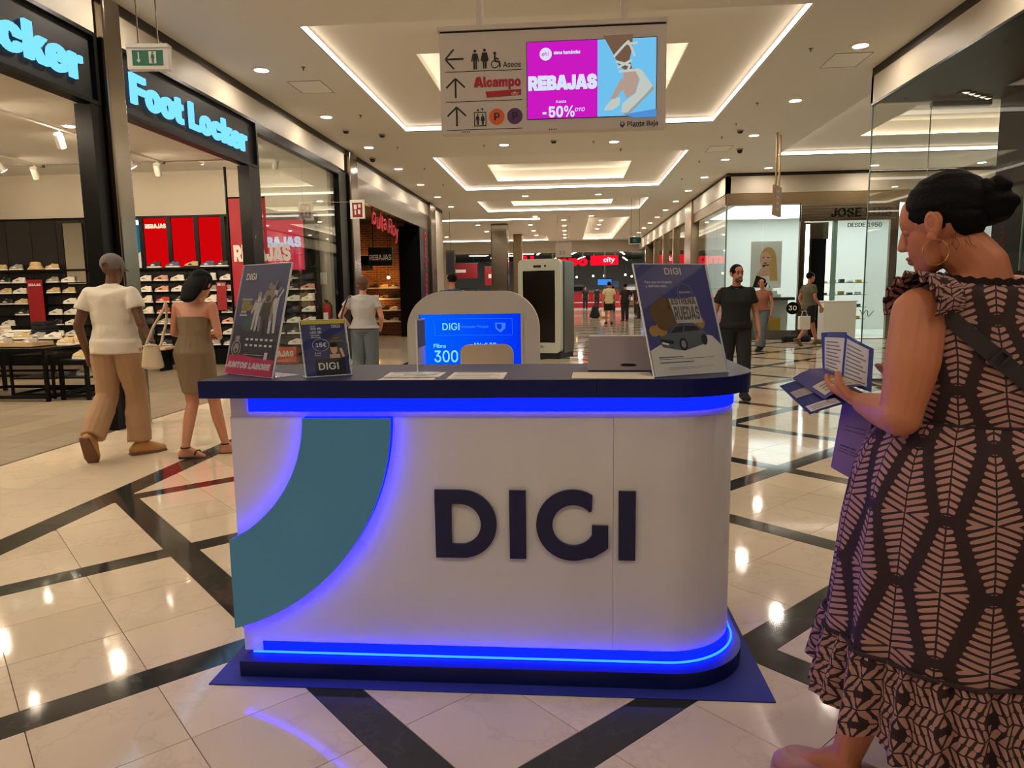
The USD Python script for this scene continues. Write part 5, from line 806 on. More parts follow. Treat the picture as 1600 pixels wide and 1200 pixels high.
def pose(**k):
    J = dict(BASE); J.update(k)
    return {a: (A_(*b) if isinstance(b, tuple) else b) for a, b in J.items()}
def torso(J, inf=0.0, lo=True):
    f = J['fem']; g = J['girth']; hip, ch, nk = J['hip'], J['chest'], J['neck']; wa = hip * .45 + ch * .55; shm = (J['shL'] + J['shR']) / 2
    e = [el(hip, (.168 + .014 * f) * g + inf, .118 * g + inf, .09), el(wa, (.146 - .022 * f) * g + inf, .108 * g + inf, .08), el(ch, (.170 - .012 * f) * g + inf, .118 * g + inf, .09), hull(el(shm + (0, 0, -.03), .12, .082 * g + inf, .055), sp(J['shL'] + (.025, 0, -.012), .046 + inf * .7), sp(J['shR'] + (-.025, 0, -.012), .046 + inf * .7)), hull(sp(J['neck'] + (0, -.008, -.03), .045 + inf * .4), sp(J['shL'] + (.07, 0, .0), .04 + inf * .5), sp(J['shR'] + (-.07, 0, .0), .04 + inf * .5))]
    return [hull(e[0], e[1]), hull(e[1], e[2]), hull(e[2], e[3]), e[4]]
def skin_body(J, arms=True, feet=True):
    g = J['girth'] ** .6; f = 1 - .1 * J['fem']; o = torso(J) + [bone(J['neck'] + (0, 0, -.05), J['head'] + (0, -.015, -.06), .056 * f, .052 * f), head(J['head'], J['yaw'], J['pitch'])]
    for s, k in ((-1, 'L'), (1, 'R')):
        o += [bone(J['sh' + k], J['el' + k], .050 * g * f, .038 * g * f), bone(J['el' + k], J['wr' + k], .039 * g * f, .026 * f)] + hand(J['wr' + k], J['hd' + k], A_(-s, 0.2, 0), s, J['curl'])
        o += [bone(J['hp' + k], J['kn' + k], .086 * g, .056 * g), bone(J['kn' + k], J['kn' + k] * .65 + J['an' + k] * .35 + (0, -.012, 0), .054 * g, .054 * g), bone(J['kn' + k] * .65 + J['an' + k] * .35 + (0, -.012, 0), J['an' + k], .054 * g, .034)]
        fw = unit(J['ft' + k]); up = unit(np.cross(np.cross(fw, A_(0, 0, 1)), fw)); an = J['an' + k]
        if feet: o.append(hull(sp(an, .034), sp(an - fw * .035 - up * .06, .028), sp(an + fw * .12 - up * .066, .024), sp(an + fw * .16 - up * .072, .017)))
    return o
def shoe_m(an, fw, L=.0):
    fw = unit(fw); up = unit(np.cross(np.cross(fw, A_(0, 0, 1)), fw)); sd = np.cross(fw, up)
    b = hull(*[sp(an + fw * a + sd * c - up * h, r) for a, c, h, r in ((-.055, .0, .045, .04), (.13, .02, .052, .036), (.13, -.02, .052, .036), (.185 + L, 0, .058, .03), (.0, 0, .0, .048))]).trim_by_plane(tuple(-(-up)), float(np.dot(up, an) - .088 + .012))
    so = hull(*[sp(an + fw * a + sd * c - up * .082, .012) for a, c in ((-.08, .028), (-.08, -.028), (.12, .05), (.12, -.045), (.205 + L, .02), (.205 + L, -.02))])
    return b, so
def top_m(J, inf=.014, hem=.90, sl=.5, collar=.0):
    o = [t for t in torso(J, inf)]; e0 = torso(J, inf, False); h0 = el(J['hip'] + (0, 0, .02), (.178 + .014 * J['fem']) * J['girth'] + inf, .128 * J['girth'] + inf, .09); o.append(hull(h0, h0.translate((0, 0, -.10))))
    for k in ('L', 'R'):
        s, e = J['sh' + k], J['el' + k]; q = s + (e - s) * sl; d = unit(e - s)
        o.append(hull(sp(s + (-np.sign(s[0]) * .008, 0, -.008), .051 + inf * .5), sp(q + d * .03, .047 + inf)).trim_by_plane(tuple(-d), float(-np.dot(d, q))))
    
    return union(o).trim_by_plane((0, 0, 1), hem).trim_by_plane((0, -.2, -1), -(float(J['neck'][2]) + .004))
def trouser_m(J, loose=.012, end=.86, cuff=.0, waist=.97, knee=None):
    o = [hull(el(J['hip'], .172 * J['girth'] + loose * .5, .122 * J['girth'] + loose * .5, .1), el(J['hip'] + (0, 0, .06), .158 * J['girth'] + loose * .3, .112 * J['girth'] + loose * .3, .06))]
    for k in ('L', 'R'):
        hp, kn, an = J['hp' + k], J['kn' + k], J['an' + k]
        if knee is not None:
            q = hp + (kn - hp) * knee; d = unit(kn - hp); o.append(hull(sp(hp, .095 + loose), sp(q, .08 + loose)).trim_by_plane(tuple(-d), float(-np.dot(d, q)))); continue
        q = kn + (an - kn) * end; d = unit(an - kn); o += [bone(hp, kn, .094 + loose, .066 + loose), hull(sp(kn, .066 + loose), sp(q + d * .05, .05 + loose + cuff)).trim_by_plane(tuple(-d), float(-np.dot(d, q + d * .03)))]
    return union(o).trim_by_plane((0, 0, -1), -waist)
def person(label, loc, rz, H, J, skin, parts_, L=.022):
    k = H / 1.75; s = thing('person', label, 'person', loc, rz)
    bd = part(s, 'body', mvs(soft(skin_body(J, feet=not any(p[0] == 'shoe' for p in parts_)), L, 6), k), skin, smooth=True)
    at, sh = {}, []
    for nm, m, mt in parts_:
        if isinstance(m, m3.Manifold): m = soft(m, L if m.volume() > .004 else .012, 8 if m.volume() > .004 else 4)
        own = sh.pop(0) if nm == 'shoe_sole' else at.get({'cap_brim': 'cap', 'collar': 'polo'}.get(nm)) or (bd if nm in ('eyes', 'brows', 'beard') else s)
        at[nm] = part(own, nm, mvs(m, k), mt, smooth=True)
        if nm == 'shoe': sh.append(at[nm])
    return s
def wrinkle(m, amp=.006, sc=9.0, seed=0):
    m = m.copy(); n = m.vertex_normals; v = m.vertices; w = meshkit.fbm(v * np.array([sc, sc, sc * 1.8]) + 7, 3, seed) - .5; m.vertices = v + n * (w * 2 * amp)[:, None]; return m
# 1 man in the white tee, walking away
J = pose(hip=(0, 0, .97), chest=(0, .03, 1.28), neck=(0, .02, 1.475), head=(.005, .055, 1.615), yaw=-.05, elL=(-.275, -.05, 1.14), wrL=(-.265, .02, .90), elR=(.27, -.06, 1.15), wrR=(.22, .14, 1.02), hdR=(-.2, .9, .1),
         knL=(-.105, .0, .53), anL=(-.125, -.26, .19), ftL=(-.05, .45, -.9), knR=(.10, .08, .52), anR=(.115, .05, .09), ftR=(.75, .8, 0), hdL=(.05, .2, -1), girth=1.02)
tr_ = soft(trouser_m(J, .026, .86, .022), .02, 8)
cap = hat(J['head'], -.05, -.12, [el((0, -.014, .040), .090, .108, .092) - el((0, 0, -.06), .2, .2, .055) - el((0, -.12, .01), .030, .05, .024)])
bl, sl_ = shoe_m(J['anL'], J['ftL']); br, sr = shoe_m(J['anR'], J['ftR'])
person('person in white tee, tan baggy trousers and grey cap walking away by the shoe shop', (-3.97, 5.88, 0), 4, 1.79, J, 'skin_dark', [('tee', wrinkle(soft(top_m(J, .03, .90, .52), .02, 8), .009, 7, 1), 'tee_white'), ('trousers', wrinkle(tr_, .014, 6, 2), 'trousers_tan'), ('cap', soft(cap, .012, 4), 'cap_grey'), ('cap_brim', hat(J['head'], -.05, -.12, [hull(el((0, .12, .0), .07, .05, .006), el((0, .06, .01), .08, .05, .006))]), 'cap_grey'), ('shoe', bl, 'boot_tan'), ('shoe', br, 'boot_tan'), ('shoe_sole', sl_, 'sole_brown'), ('shoe_sole', sr, 'sole_brown')])
# 2 woman in the olive strapless dress
J = pose(fem=1, hip=(0, 0, .97), chest=(0, .05, 1.27), neck=(0, .085, 1.455), head=(.02, .16, 1.585), pitch=-.5, shL=(-.182, .05, 1.39), shR=(.182, .05, 1.39), elL=(-.21, .02, 1.15), wrL=(-.1, .24, 1.08), elR=(.235, .04, 1.14), wrR=(.1, .24, 1.10), hdL=(.4, .8, .2), hdR=(-.4, .8, .2), knL=(-.08, .04, .50), anL=(-.085, -.10, .10), ftL=(.8, .5, -.1), knR=(.09, .12, .51), anR=(.15, .16, .09), ftR=(.9, .35, 0))
dr = union([hull(el(J['hip'], .196, .14, .09), el(J['hip'] * .45 + J['chest'] * .55, .138, .118, .07)), hull(el(J['hip'] * .45 + J['chest'] * .55, .138, .118, .07), el(J['chest'] + (0, 0, .02), .166, .128, .06)), hull(el(J['hip'], .196, .14, .09), el((.0, .05, .60), .165, .135, .05))]).trim_by_plane((0, 0, -1), -1.30).trim_by_plane((0, 0, 1), .60)
hr = hat(J['head'], 0, -.5, [el((0, -.03, .03), .094, .112, .105) - hull(sp((-.06, .12, -.02), .05), sp((.06, .12, -.02), .05), sp((0, .12, .05), .05)), hull(el((0, -.075, .0), .10, .06, .07), el((0, -.115, -.10), .105, .05, .07), el((.0, -.13, -.20), .08, .03, .05))])
ank = lambda k: cat([tube([J['an' + k] + A_(.04 * math.cos(a), .04 * math.sin(a), .005) for a in np.linspace(0, 6.3, 17)], .006), tube([J['an' + k] + unit(J['ft' + k]) * .1 + A_(0, .045 * math.cos(a), -.055 + .035 * math.sin(a)) for a in np.linspace(0, 3.2, 9)], .007), tm(hull(*[sp(J['an' + k] + unit(J['ft' + k]) * t_ + A_(0, 0, -.092), .018) for t_ in (-.05, .05, .17)]).scale((1, 1, 1)))])
pw = person('person with long black hair and olive strapless dress walking past the shoe shop', (-3.24, 5.85, 0), -8, 1.66, J, 'skin_light', [('dress', wrinkle(soft(dr, .018, 8), .007, 8, 4), 'dress_olive'), ('hair', soft(hr, .014, 5), 'hair_black'), ('sandal', ank('L'), 'sandal'), ('sandal', ank('R'), 'sandal')])
hb = thing('handbag', 'cream leather handbag hanging from the shoulder of the person in olive dress', 'bag', (-3.53, 5.70, .79), 0)
part(hb, 'body', soft(hull(el((0, 0, .03), .10, .05, .03), el((0, 0, .19), .07, .035, .03)), .015, 4), 'bag_cream', smooth=True); part(hb, 'drawstring', tube([(-.075, 0, .2), (0, -.05, .21), (.075, 0, .2)], .007), 'bag_cream'); part(hb, 'strap', tube([(-.05, 0, .2), (.0, .05, .36), (.07, .10, .50), (.085, .12, .565), (.07, .16, .545), (.05, .17, .4), (.06, .04, .2)], .011), 'bag_cream')
# 3 woman in grey tee and jeans
J = pose(fem=1, girth=1.12, yaw=.15, elL=(-.32, -.09, 1.17), wrL=(-.22, .04, 1.0), hdL=(.6, .3, -.4), elR=(.27, -.03, 1.14), wrR=(.22, .12, .98), hdR=(-.2, .8, -.2), anL=(-.12, -.05, .09), anR=(.12, .03, .09))
bl, sl_ = shoe_m(J['anL'], J['ftL']); br, sr = shoe_m(J['anR'], J['ftR'])
person('person in grey tee and wide blue-grey jeans seen from behind before the brick shop', (-2.86, 9.7, 0), 3, 1.66, J, 'skin_light', [('tee', wrinkle(soft(top_m(J, .022, .98, .5), .02, 8), .008, 7, 5), 'tee_grey'), ('jeans', wrinkle(soft(trouser_m(J, .03, .9, .03), .02, 8), .008, 7, 6), 'jeans'), ('hair', soft(hat(J['head'], .15, 0, [short_hair(), el((0, -.035, .03), .092, .09, .098), el((0, -.06, -.03), .078, .05, .06)]), .014, 5), 'hair_brown'), ('shoe', br, 'black_cloth'), ('shoe', bl, 'black_cloth')])
hb = thing('handbag', 'cream shoulder bag beside the person in grey tee', 'bag', (-3.15, 9.62, .72), 0); part(hb, 'body', soft(hull(el((0, 0, .03), .07, .1, .03), el((0, 0, .26), .06, .085, .03)), .02, 4), 'bag_cream', smooth=True); part(hb, 'strap', tube([(0, -.07, .27), (.03, -.05, .45), (.1, -.02, .64), (.13, .02, .655), (.1, .06, .6), (0, .08, .27)], .012), 'sandal')
# 4 person in the blue top behind the panel
J = pose(yaw=.5, girth=1.05); bl, sl_ = shoe_m(J['anL'], J['ftL']); br, sr = shoe_m(J['anR'], J['ftR'])
person('person in bright blue top, only head and shoulders showing over the cream panel', (-2.02, 12.2, 0), 10, 1.74, J, 'skin_tan', [('tee', soft(top_m(J, .02, .92, .5), .03, 8), 'blue_tee'), ('trousers', soft(trouser_m(J, .015, .9), .03, 8), 'dark_trouser'), ('hair', soft(hat(J['head'], .5, 0, [short_hair()]), .016, 5), 'hair_black'), ('shoe', bl, 'black_cloth'), ('shoe', br, 'black_cloth')], .03)
# 5 man in black polo walking towards the camera
J = pose(girth=1.06, yaw=.28, elL=(-.26, -.04, 1.13), wrL=(-.28, .06, .90), elR=(.265, -.05, 1.13), wrR=(.27, .04, .89), knL=(-.10, .10, .51), anL=(-.1, .12, .09), knR=(.10, -.02, .50), anR=(.11, -.22, .11), ftR=(.1, .9, -.3))
bl, sl_ = shoe_m(J['anL'], J['ftL']); br, sr = shoe_m(J['anR'], J['ftR']); hd = J['head']
eyes = lambda J_, r: cat([trimesh.creation.icosphere(2, r, ).apply_translation(J_['head'] + rotz(A_(sx, .079, .008), J_['yaw'])) for sx in (-.03, .03)])
beard = hat(hd, .28, 0, [el((0, .048, -.075), .05, .052, .042) - el((0, .09, -.066), .03, .03, .012)])
pb = person('person with short hair in black polo shirt walking towards the counter', (2.12, 9.2, 0), 178, 1.71, J, 'skin_tan', [('polo', wrinkle(soft(top_m(J, .022, .93, .55), .02, 8), .006, 7, 7), 'black_cloth'), ('collar', tube([J['neck'] + A_(.066 * math.cos(a), .06 * math.sin(a), .0 - .012 * math.sin(a)) for a in np.linspace(0, 6.3, 21)], .012), 'black_cloth'), ('trousers', wrinkle(soft(trouser_m(J, .02, .9), .02, 8), .006, 7, 8), 'dark_trouser'), ('hair', soft(hat(hd, .28, 0, [short_hair()]), .014, 4), 'hair_black'), ('beard', soft(beard, .012, 3), 'stubble'), ('eyes', eyes(J, .0095), 'shoe_black'), ('brows', cat([tube([hd + rotz(A_(sx - .016, .083, .03), .28), hd + rotz(A_(sx, .087, .034), .28), hd + rotz(A_(sx + .016, .083, .03), .28)], .0035, 6) for sx in (-.03, .03)]), 'hair_black'), ('shoe', bl, 'black_cloth'), ('shoe', br, 'black_cloth')], .018)
# 6 woman in rust top
J = pose(fem=1, yaw=.2, elR=(.24, .05, 1.16), wrR=(.12, .26, 1.2), hdR=(-.5, .6, .3), knL=(-.09, .16, .52), anL=(-.08, .26, .09), knR=(.09, -.02, .5), anR=(.1, -.3, .12), ftR=(.1, .9, -.4)); bl, sl_ = shoe_m(J['anL'], J['ftL']); br, sr = shoe_m(J['anR'], J['ftR'])
person('person in rust top and wide grey trousers walking by the jewellery window', (4.35, 16.4, 0), 140, 1.64, J, 'skin_tan', [('top', soft(top_m(J, .016, .98, .25), .025, 8), 'rust_top'), ('trousers', soft(trouser_m(J, .03, .85, .03), .025, 8), 'jeans'), ('hair', soft(hat(J['head'], .2, 0, [short_hair(), el((0, -.07, .03), .06, .06, .07)]), .016, 4), 'hair_black'), ('shoe', bl, 'black_cloth'), ('shoe', br, 'black_cloth')], .03)
# 7 man in olive tee and black shorts
J = pose(knL=(-.10, .18, .52), anL=(-.1, .30, .10), knR=(.10, -.05, .5), anR=(.1, -.32, .16), ftR=(0, .8, -.6), elL=(-.24, -.1, 1.14), wrL=(-.24, .0, .9), elR=(.24, .0, 1.13), wrR=(.24, .16, .93)); bl, sl_ = shoe_m(J['anL'], J['ftL']); br, sr = shoe_m(J['anR'], J['ftR'])
person('person in olive tee and black shorts striding past the jewellery shop door', (5.84, 17.8, 0), -75, 1.79, J, 'skin_tan', [('tee', soft(top_m(J, .025, .86, .55), .025, 8), 'olive_tee'), ('shorts', soft(trouser_m(J, .03, waist=1.0, knee=.85), .025, 8), 'black_cloth'), ('hair', soft(hat(J['head'], 0, 0, [short_hair()]), .016, 4), 'hair_black'), ('shoe', bl, 'leaf_brown'), ('shoe', br, 'leaf_brown')], .03)
cb_ = thing('carrier_bag', 'small white carrier bag held by the person in olive tee', 'bag', (5.62, 17.42, .42), -75); part(cb_, 'bag', rbx(-.05, .05, -.14, .14, 0, .32, .012), 'white_print'); part(cb_, 'handle', tube([(0, -.08, .32), (0, -.05, .44), (0, .05, .44), (0, .08, .32)], .006), 'white_print')
hl_ = thing('holdall', 'low black holdall lying on the floor before the jewellery counter', 'bag', (6.0, 19.2, 0), 5); part(hl_, 'body', rbx(-.36, .36, -.14, .14, .0, .17, .06), 'black_cloth', smooth=40); part(hl_, 'handle', tube([(-.12, 0, .16), (-.1, 0, .26), (.1, 0, .26), (.12, 0, .16)], .012), 'black_cloth')
# 8 man in yellow tee far down the hall
J = pose(anL=(-.1, .1, .09), anR=(.1, -.05, .09), knL=(-.1, .08, .5)); bl, sl_ = shoe_m(J['anL'], J['ftL']); br, sr = shoe_m(J['anR'], J['ftR'])
person('person in pale yellow tee and black shorts standing far down the hall', (1.69, 30.0, 0), 5, 1.79, J, 'skin_tan', [('tee', soft(top_m(J, .03, .86, .6), .03, 6), 'yellow_tee'), ('shorts', soft(trouser_m(J, .03, waist=1.0, knee=.8), .03, 6), 'black_cloth'), ('hair', soft(hat(J['head'], 0, 0, [short_hair()]), .02, 4), 'hair_black'), ('shoe', bl, 'sandal'), ('shoe', br, 'sandal')], .035)
J = pose(); bl, sl_ = shoe_m(J['anL'], J['ftL']); br, sr = shoe_m(J['anR'], J['ftR'])
fm = person('person in dark top standing behind the yellow-shirted one far down the hall', (2.55, 32.5, 0), 20, 1.72, J, 'skin_tan', [('tee', soft(top_m(J, .03, .86, .6), .035, 6), 'black_cloth'), ('trousers', soft(trouser_m(J, .02, .9), .035, 6), 'dark_trouser'), ('hair', soft(hat(J['head'], 0, 0, [short_hair()]), .02, 4), 'hair_black'), ('shoe', bl, 'sandal'), ('shoe', br, 'sandal')], .04)
for k, (x, y, rz) in enumerate([(3.5, 36, 90), (3.9, 41, 200), (2.9, 47, 30), (4.6, 48.5, 120), (1.3, 55.8, 180), (-.6, 56, 150), (2.2, 55.6, 10)]):
    dup(fm, (x, y, 0), rz, f'distant dark-clothed person in or before the market, {ordn(k)} from the near side', 'distant people at the market')
rk = thing('rucksack', 'small black rucksack on the marble far down the hall', 'bag', (1.35, 37.0, 0)); part(rk, 'body', soft(hull(el((0, 0, .12), .28, .2, .12), el((0, 0, .55), .14, .12, .14)), .05, 3), 'black_cloth', smooth=True); part(rk, 'strap', tube([(-.1, -.15, .55), (-.14, -.24, .35), (-.12, -.18, .12)], .025), 'black_cloth')
sk_ = thing('sack', 'pale sack slumped beside the black rucksack far down the hall', 'bag', (1.85, 37.2, 0)); part(sk_, 'body', soft(hull(el((0, 0, .1), .26, .2, .1), el((-.1, 0, .3), .08, .08, .06)), .05, 3), 'bag_cream', smooth=True); part(sk_, 'tie', cyl(.05, (-.1, 0, .34), (-.1, 0, .42), 8), 'bag_cream')
# ------------------------------------------------------------------ person in the foreground, reading leaflets
def dress_mat(name, swap=False):
    g = Graph(); u, v, w_ = g.xyz(g.x('texture_coordinate', 'UV'))
    if swap: u, v = v, u
    P_, Lp = (.098, .34) if not swap else (.045, .16)
    uu = u + (g.noise(3.0, g.x('combine_xyz', 'vector', x=u, y=v * 0.6, z=0.0), 2) - .5) * .012
    def fam(du, dv, wm):
        a = ((uu / (2 * P_) + du).frac() - .5) * (2 * P_); b = ((v / Lp + dv).frac() - .5) * Lp
        A, B = a.abs(), b.abs(); wd = (1.0 - B * (2 / Lp)) * wm + .010
        rib = ((B - A * .36) / (.0172 if not swap else .0135) + 10.0).frac()
        R4 = ((rib - .34) / .34) * ((rib - .34) / .34)
        return ((A / wd) * (A / wd) * (A / wd) + R4 * R4).lt(1.0) * A.gt(.0020) * B.lt(Lp / 2 - .012)
    m = fam(0.0, 0.0, .052 if not swap else .026).max(fam(.5, .5, .046 if not swap else .022))
    col = g.mix(m, lin(46, 27, 28), lin(172, 128, 118))
    b = g.x('bump', 'normal', height=g.noise(180.0), strength=.15, distance=.002)
    finish(name, g, g.node('principled_bsdf', base_color=col, roughness=.85, normal=b) + '.BSDF')
dress_mat('dress_print'); dress_mat('ruffle_print', True); M('dress_plain', (46, 27, 28), .85); M('skin_fg', (192, 120, 84), .48, var=.06, vscale=30, subsurface_weight=.08, bump=.04, bscale=220)
psi = math.radians(10); RT = A_(math.cos(psi), math.sin(psi), 0); FW = A_(-math.sin(psi), math.cos(psi), 0)
O = A_(1.075, 1.90, 0)
fw_ = thing('person', 'person with dark hair bun and leaf-print brown dress reading leaflets in the foreground', 'person', tuple(O))
loc = lambda p: A_(*p) - O
#        z,   right semi-axis, forward semi-axis, centre right, centre forward
SEC = np.array([[1.425, .115, .085, -.03, -.005], [1.405, .165, .11, -.03, -.0], [1.375, .195, .125, -.03, .0], [1.32, .20, .14, -.03, .005], [1.22, .205, .17, -.02, .01], [1.12, .215, .18, -.01, .01], [1.065, .22, .185, 0, .01], [1.05, .235, .195, 0, .01], [.98, .275, .235, 0, .01], [.90, .30, .262, 0, .01], [.75, .322, .285, 0, .01], [.60, .335, .298, 0, .01], [.50, .345, .308, 0, .01], [.465, .348, .312, 0, .01]])
def ringpt(th, z, extra=0.0):
    a, b, cr, cf = [np.interp(-z, -SEC[:, 0], SEC[:, k]) for k in (1, 2, 3, 4)]
    fold = np.interp(z, [.3, .46, .9, 1.05, 1.07, 1.42], [.050, .045, .028, .012, .004, .004])
    r = 1 + fold * (math.sin(9 * th + 1.2 + 2.2 * math.sin(th * 2)) * .6 + math.sin(15 * th + 3 * z) * .4) * (1 if z < 1.06 else .4)
    return RT * (cr + (a * r + extra) * math.cos(th)) + FW * (cf + (b * r + extra) * math.sin(th)) + A_(0, 0, z)
def loft(zs, fn, n=160, u0=.3):
    th = np.linspace(0, 2 * math.pi, n + 1); v, uv, f = [], [], []
    for i, z in enumerate(zs):
        for t in th: v.append(fn(t, z)); uv.append((t * u0, z))
    for i in range(len(zs) - 1):
        for j in range(n): a = i * (n + 1) + j; f += [[a, a + 1, a + n + 2], [a, a + n + 2, a + n + 1]]
    return trimesh.Trimesh(np.array(v), np.array(f)[:, ::-1], process=False), np.array(uv)
mb, uvb = loft(np.linspace(1.425, 1.062, 40), lambda t, z: ringpt(t, z) + A_(0, 0, -.02 * max(0, -math.sin(t)) * (z > 1.40)), u0=.20); part(fw_, 'bodice', mb, 'dress_print', smooth=True, uv=uvb + (0, .04))
ms_, uvs = loft(np.linspace(1.066, .465, 60), lambda t, z: ringpt(t, z, .004)); part(fw_, 'skirt', ms_, 'dress_print', smooth=True, uv=uvs)
def ruf(t, z):
    k = (.475 - z) / .24; p = ringpt(t, .466, (.006 + .030 * k) + .018 * k ** .6 * math.sin(23 * t + 2 * math.sin(3 * t)) + .01 * math.sin(51 * t)); p[2] = z + .014 * math.sin(11 * t) * k + .012 * k - .05 * k * math.cos(t - math.radians(300)); return p
mr_, uvr = loft(np.linspace(.475, .235, 24), ruf, 220); part(fw_, 'hem_ruffle', mr_, 'ruffle_print', smooth=True, uv=uvr)
part(fw_, 'waist_seam', tube([ringpt(t, 1.064, .004) for t in np.linspace(0, 2 * math.pi, 90)], .004), 'dress_plain'); part(fw_, 'ruffle_seam', tube([ringpt(t, .472, .010) for t in np.linspace(0, 2 * math.pi, 120)], .006), 'dress_plain')
part(fw_, 'neck_frill', loft([1.408, 1.42, 1.436], lambda t, z: RT * (-.03 + (.117 + (z - 1.41) * .3 + .003 * math.sin(30 * t)) * math.cos(t)) + FW * (-.005 + (.087 + (z - 1.41) * .3 + .003 * math.sin(30 * t)) * math.sin(t)) + A_(0, 0, z - .02 * max(0, -math.sin(t)) + .0022 * math.sin(26 * t)))[0], 'dress_plain', smooth=True)
# body: neck, head, arms, legs
shL, shR = A_(.870, 1.835, 1.335), A_(1.27, 1.93, 1.35)
elL, wrL = A_(.812, 1.775, 1.085), A_(.805, 1.975, 1.085)
elR, wrR = A_(1.31, 2.02, 1.10), A_(1.08, 2.16, 1.12)
hc, hyaw, hpit = A_(.955, 1.93, 1.553), math.radians(46), math.radians(-15)
nk = A_(1.05, 1.90, 1.40)
hd_ = head(loc(hc), hyaw, hpit, .99)
bodyparts = [hd_, hat(loc(hc), hyaw, hpit, [el((0, .052, -.045), .042, .036, .055), el((0, .045, .03), .056, .047, .06)], .99), hull(sp(loc(nk) + (0, 0, -.03), .078), sp(loc(nk) + (-.01, 0, .05), .064)), hull(sp(loc(nk) + (-.01, 0, .05), .064), sp(loc(hc) + (.035, -.012, -.045), .062)), hull(sp(loc(nk) + (0, 0, -.04), .075), sp(loc(shL) + (.05, 0, .02), .05)), hull(sp(loc(nk) + (0, 0, -.04), .075), sp(loc(shR) + (-.05, 0, .02), .05)),
    hull(el(loc(nk) + (0, .0, -.10), .12, .09, .06), el(loc(nk) + (0.01, 0, -.3), .15, .11, .08))]
for s, S_, E_, W_, dirn, nrm in ((-1, shL, elL, wrL, (-.25, .9, .15), (.5, .1, .9)), (1, shR, elR, wrR, (-.9, .3, .1), (0, .1, 1))):
    mid = loc(S_) * .5 + loc(E_) * .5
    bodyparts += [hull(sp(loc(S_), .064), sp(mid + (0, -.01, 0), .062)), hull(sp(mid + (0, -.01, 0), .062), sp(loc(E_), .047)), hull(sp(loc(E_), .050), sp(loc(E_) * .6 + loc(W_) * .4, .046)), hull(sp(loc(E_) * .6 + loc(W_) * .4, .046), sp(loc(W_), .030))] + hand(loc(W_), A_(*dirn), A_(*nrm), s, .35, True)
for hp, kn, an in ((A_(.98, 1.88, .70), A_(.87, 1.89, .47), A_(.775, 1.90, .09)), (A_(1.15, 1.92, .70), A_(1.17, 1.96, .47), A_(1.20, 1.97, .09))):
    hp, kn, an = loc(hp), loc(kn), loc(an); cf = kn * .68 + an * .32
    bodyparts += [bone(hp, kn, .09, .066), bone(kn, cf, .064, .066), bone(cf, an, .066, .038), hull(sp(an, .038), sp(an + (0, -.03, -.055), .032), sp(an + (-.11, .04, -.062), .026), sp(an + (-.145, .05, -.068), .018))]
bd_ = part(fw_, 'body', soft(bodyparts, .011, 6), 'skin_fg', smooth=True)
hr_ = el((0, -.022, .044), .082, .100, .094) - hull(sp((-.07, .13, -.02), .05), sp((.07, .13, -.02), .05), sp((-.05, .14, .05), .05), sp((.05, .14, .05), .05)) - el((.098, .008, -.035), .042, .05, .062) - el((-.098, .008, -.035), .042, .05, .062) - el((0, .02, -.16), .3, .3, .085)
hair = union([hr_, el((0, -.058, .004), .07, .052, .055)]).scale((.99,) * 3).rotate((math.degrees(hpit), 0, math.degrees(hyaw))).translate(tuple(loc(hc)))
def strands(m, amp, k, seed):
    m = m.copy(); v = m.vertices; n = m.vertex_normals; w = np.sin(v @ np.array([31., 17., 190.]) * k + 6 * meshkit.noise(v * 30, seed)) * amp; m.vertices = v + n * w[:, None]; return m
hr0 = part(fw_, 'hair', strands(soft(hair, .008, 5), .0014, 1.0, 1), 'hair_black', smooth=True)
bunc = loc(A_(1.045, 1.90, 1.605)); rb = random.Random(4)
bun = [el(bunc + (0, 0, .0), .064, .064, .058, (0, 25, 0)), bone(bunc, loc(hc) + (.06, -.03, .05), .045, .055)] + [el(bunc + A_(.040 * math.cos(a), .040 * math.sin(a) * .8, .034 * math.sin(a * 1.7)), .036, .030, .028, (rb.uniform(0, 90), rb.uniform(0, 90), rb.uniform(0, 180))) for a in np.linspace(0, 5.6, 9)]
part(hr0, 'hair_bun', strands(soft(bun, .008, 3), .002, .8, 2), 'hair_black', smooth=True)
def H3(p): # head-frame point to the person's frame
    Rz = trimesh.transformations.rotation_matrix(hyaw, (0, 0, 1))[:3, :3]; Rx = trimesh.transformations.rotation_matrix(hpit, (1, 0, 0))[:3, :3]; return Rz @ Rx @ (np.array(p) * .99) + loc(hc)
ear = []
for sx in (1, -1):
    e = union([el((sx * .083, -.006, -.002), .007, .021, .034, (0, 0, sx * 22)), el((sx * .082, .0, -.03), .007, .013, .014)]) - el((sx * .092, -.004, .004), .010, .012, .020, (0, 0, sx * 22))
    ear.append(e.scale((.99,) * 3).rotate((math.degrees(hpit), 0, math.degrees(hyaw))).translate(tuple(loc(hc))))
er_ = [part(fw_, 'ear', soft(ear[1], .004, 2), 'skin_fg', smooth=True), part(fw_, 'ear', soft(ear[0], .004, 2), 'skin_fg', smooth=True)]
for sx in (-1, 1): part(er_[0 if sx < 0 else 1], 'hoop_earring', tube([H3((sx * .086, .0 + .03 * math.sin(a), -.072 + .032 * math.cos(a))) for a in np.linspace(0, 6.28, 33)], .0009, 6), 'gold', label='thin hoop earring')
part(bd_, 'lips', soft(union([el((0, .088, -.060), .022, .008, .006), el((0, .086, -.071), .019, .008, .007)]).scale((.99,) * 3).rotate((math.degrees(hpit), 0, math.degrees(hyaw))).translate(tuple(loc(hc))), .004, 2), 'lips', smooth=True)
for sx in (-.032, .032): part(bd_, 'eyelid', trimesh.creation.icosphere(2, .0125).apply_translation(H3((sx, .066, .006))), 'skin_fg', smooth=True)
wisp = []
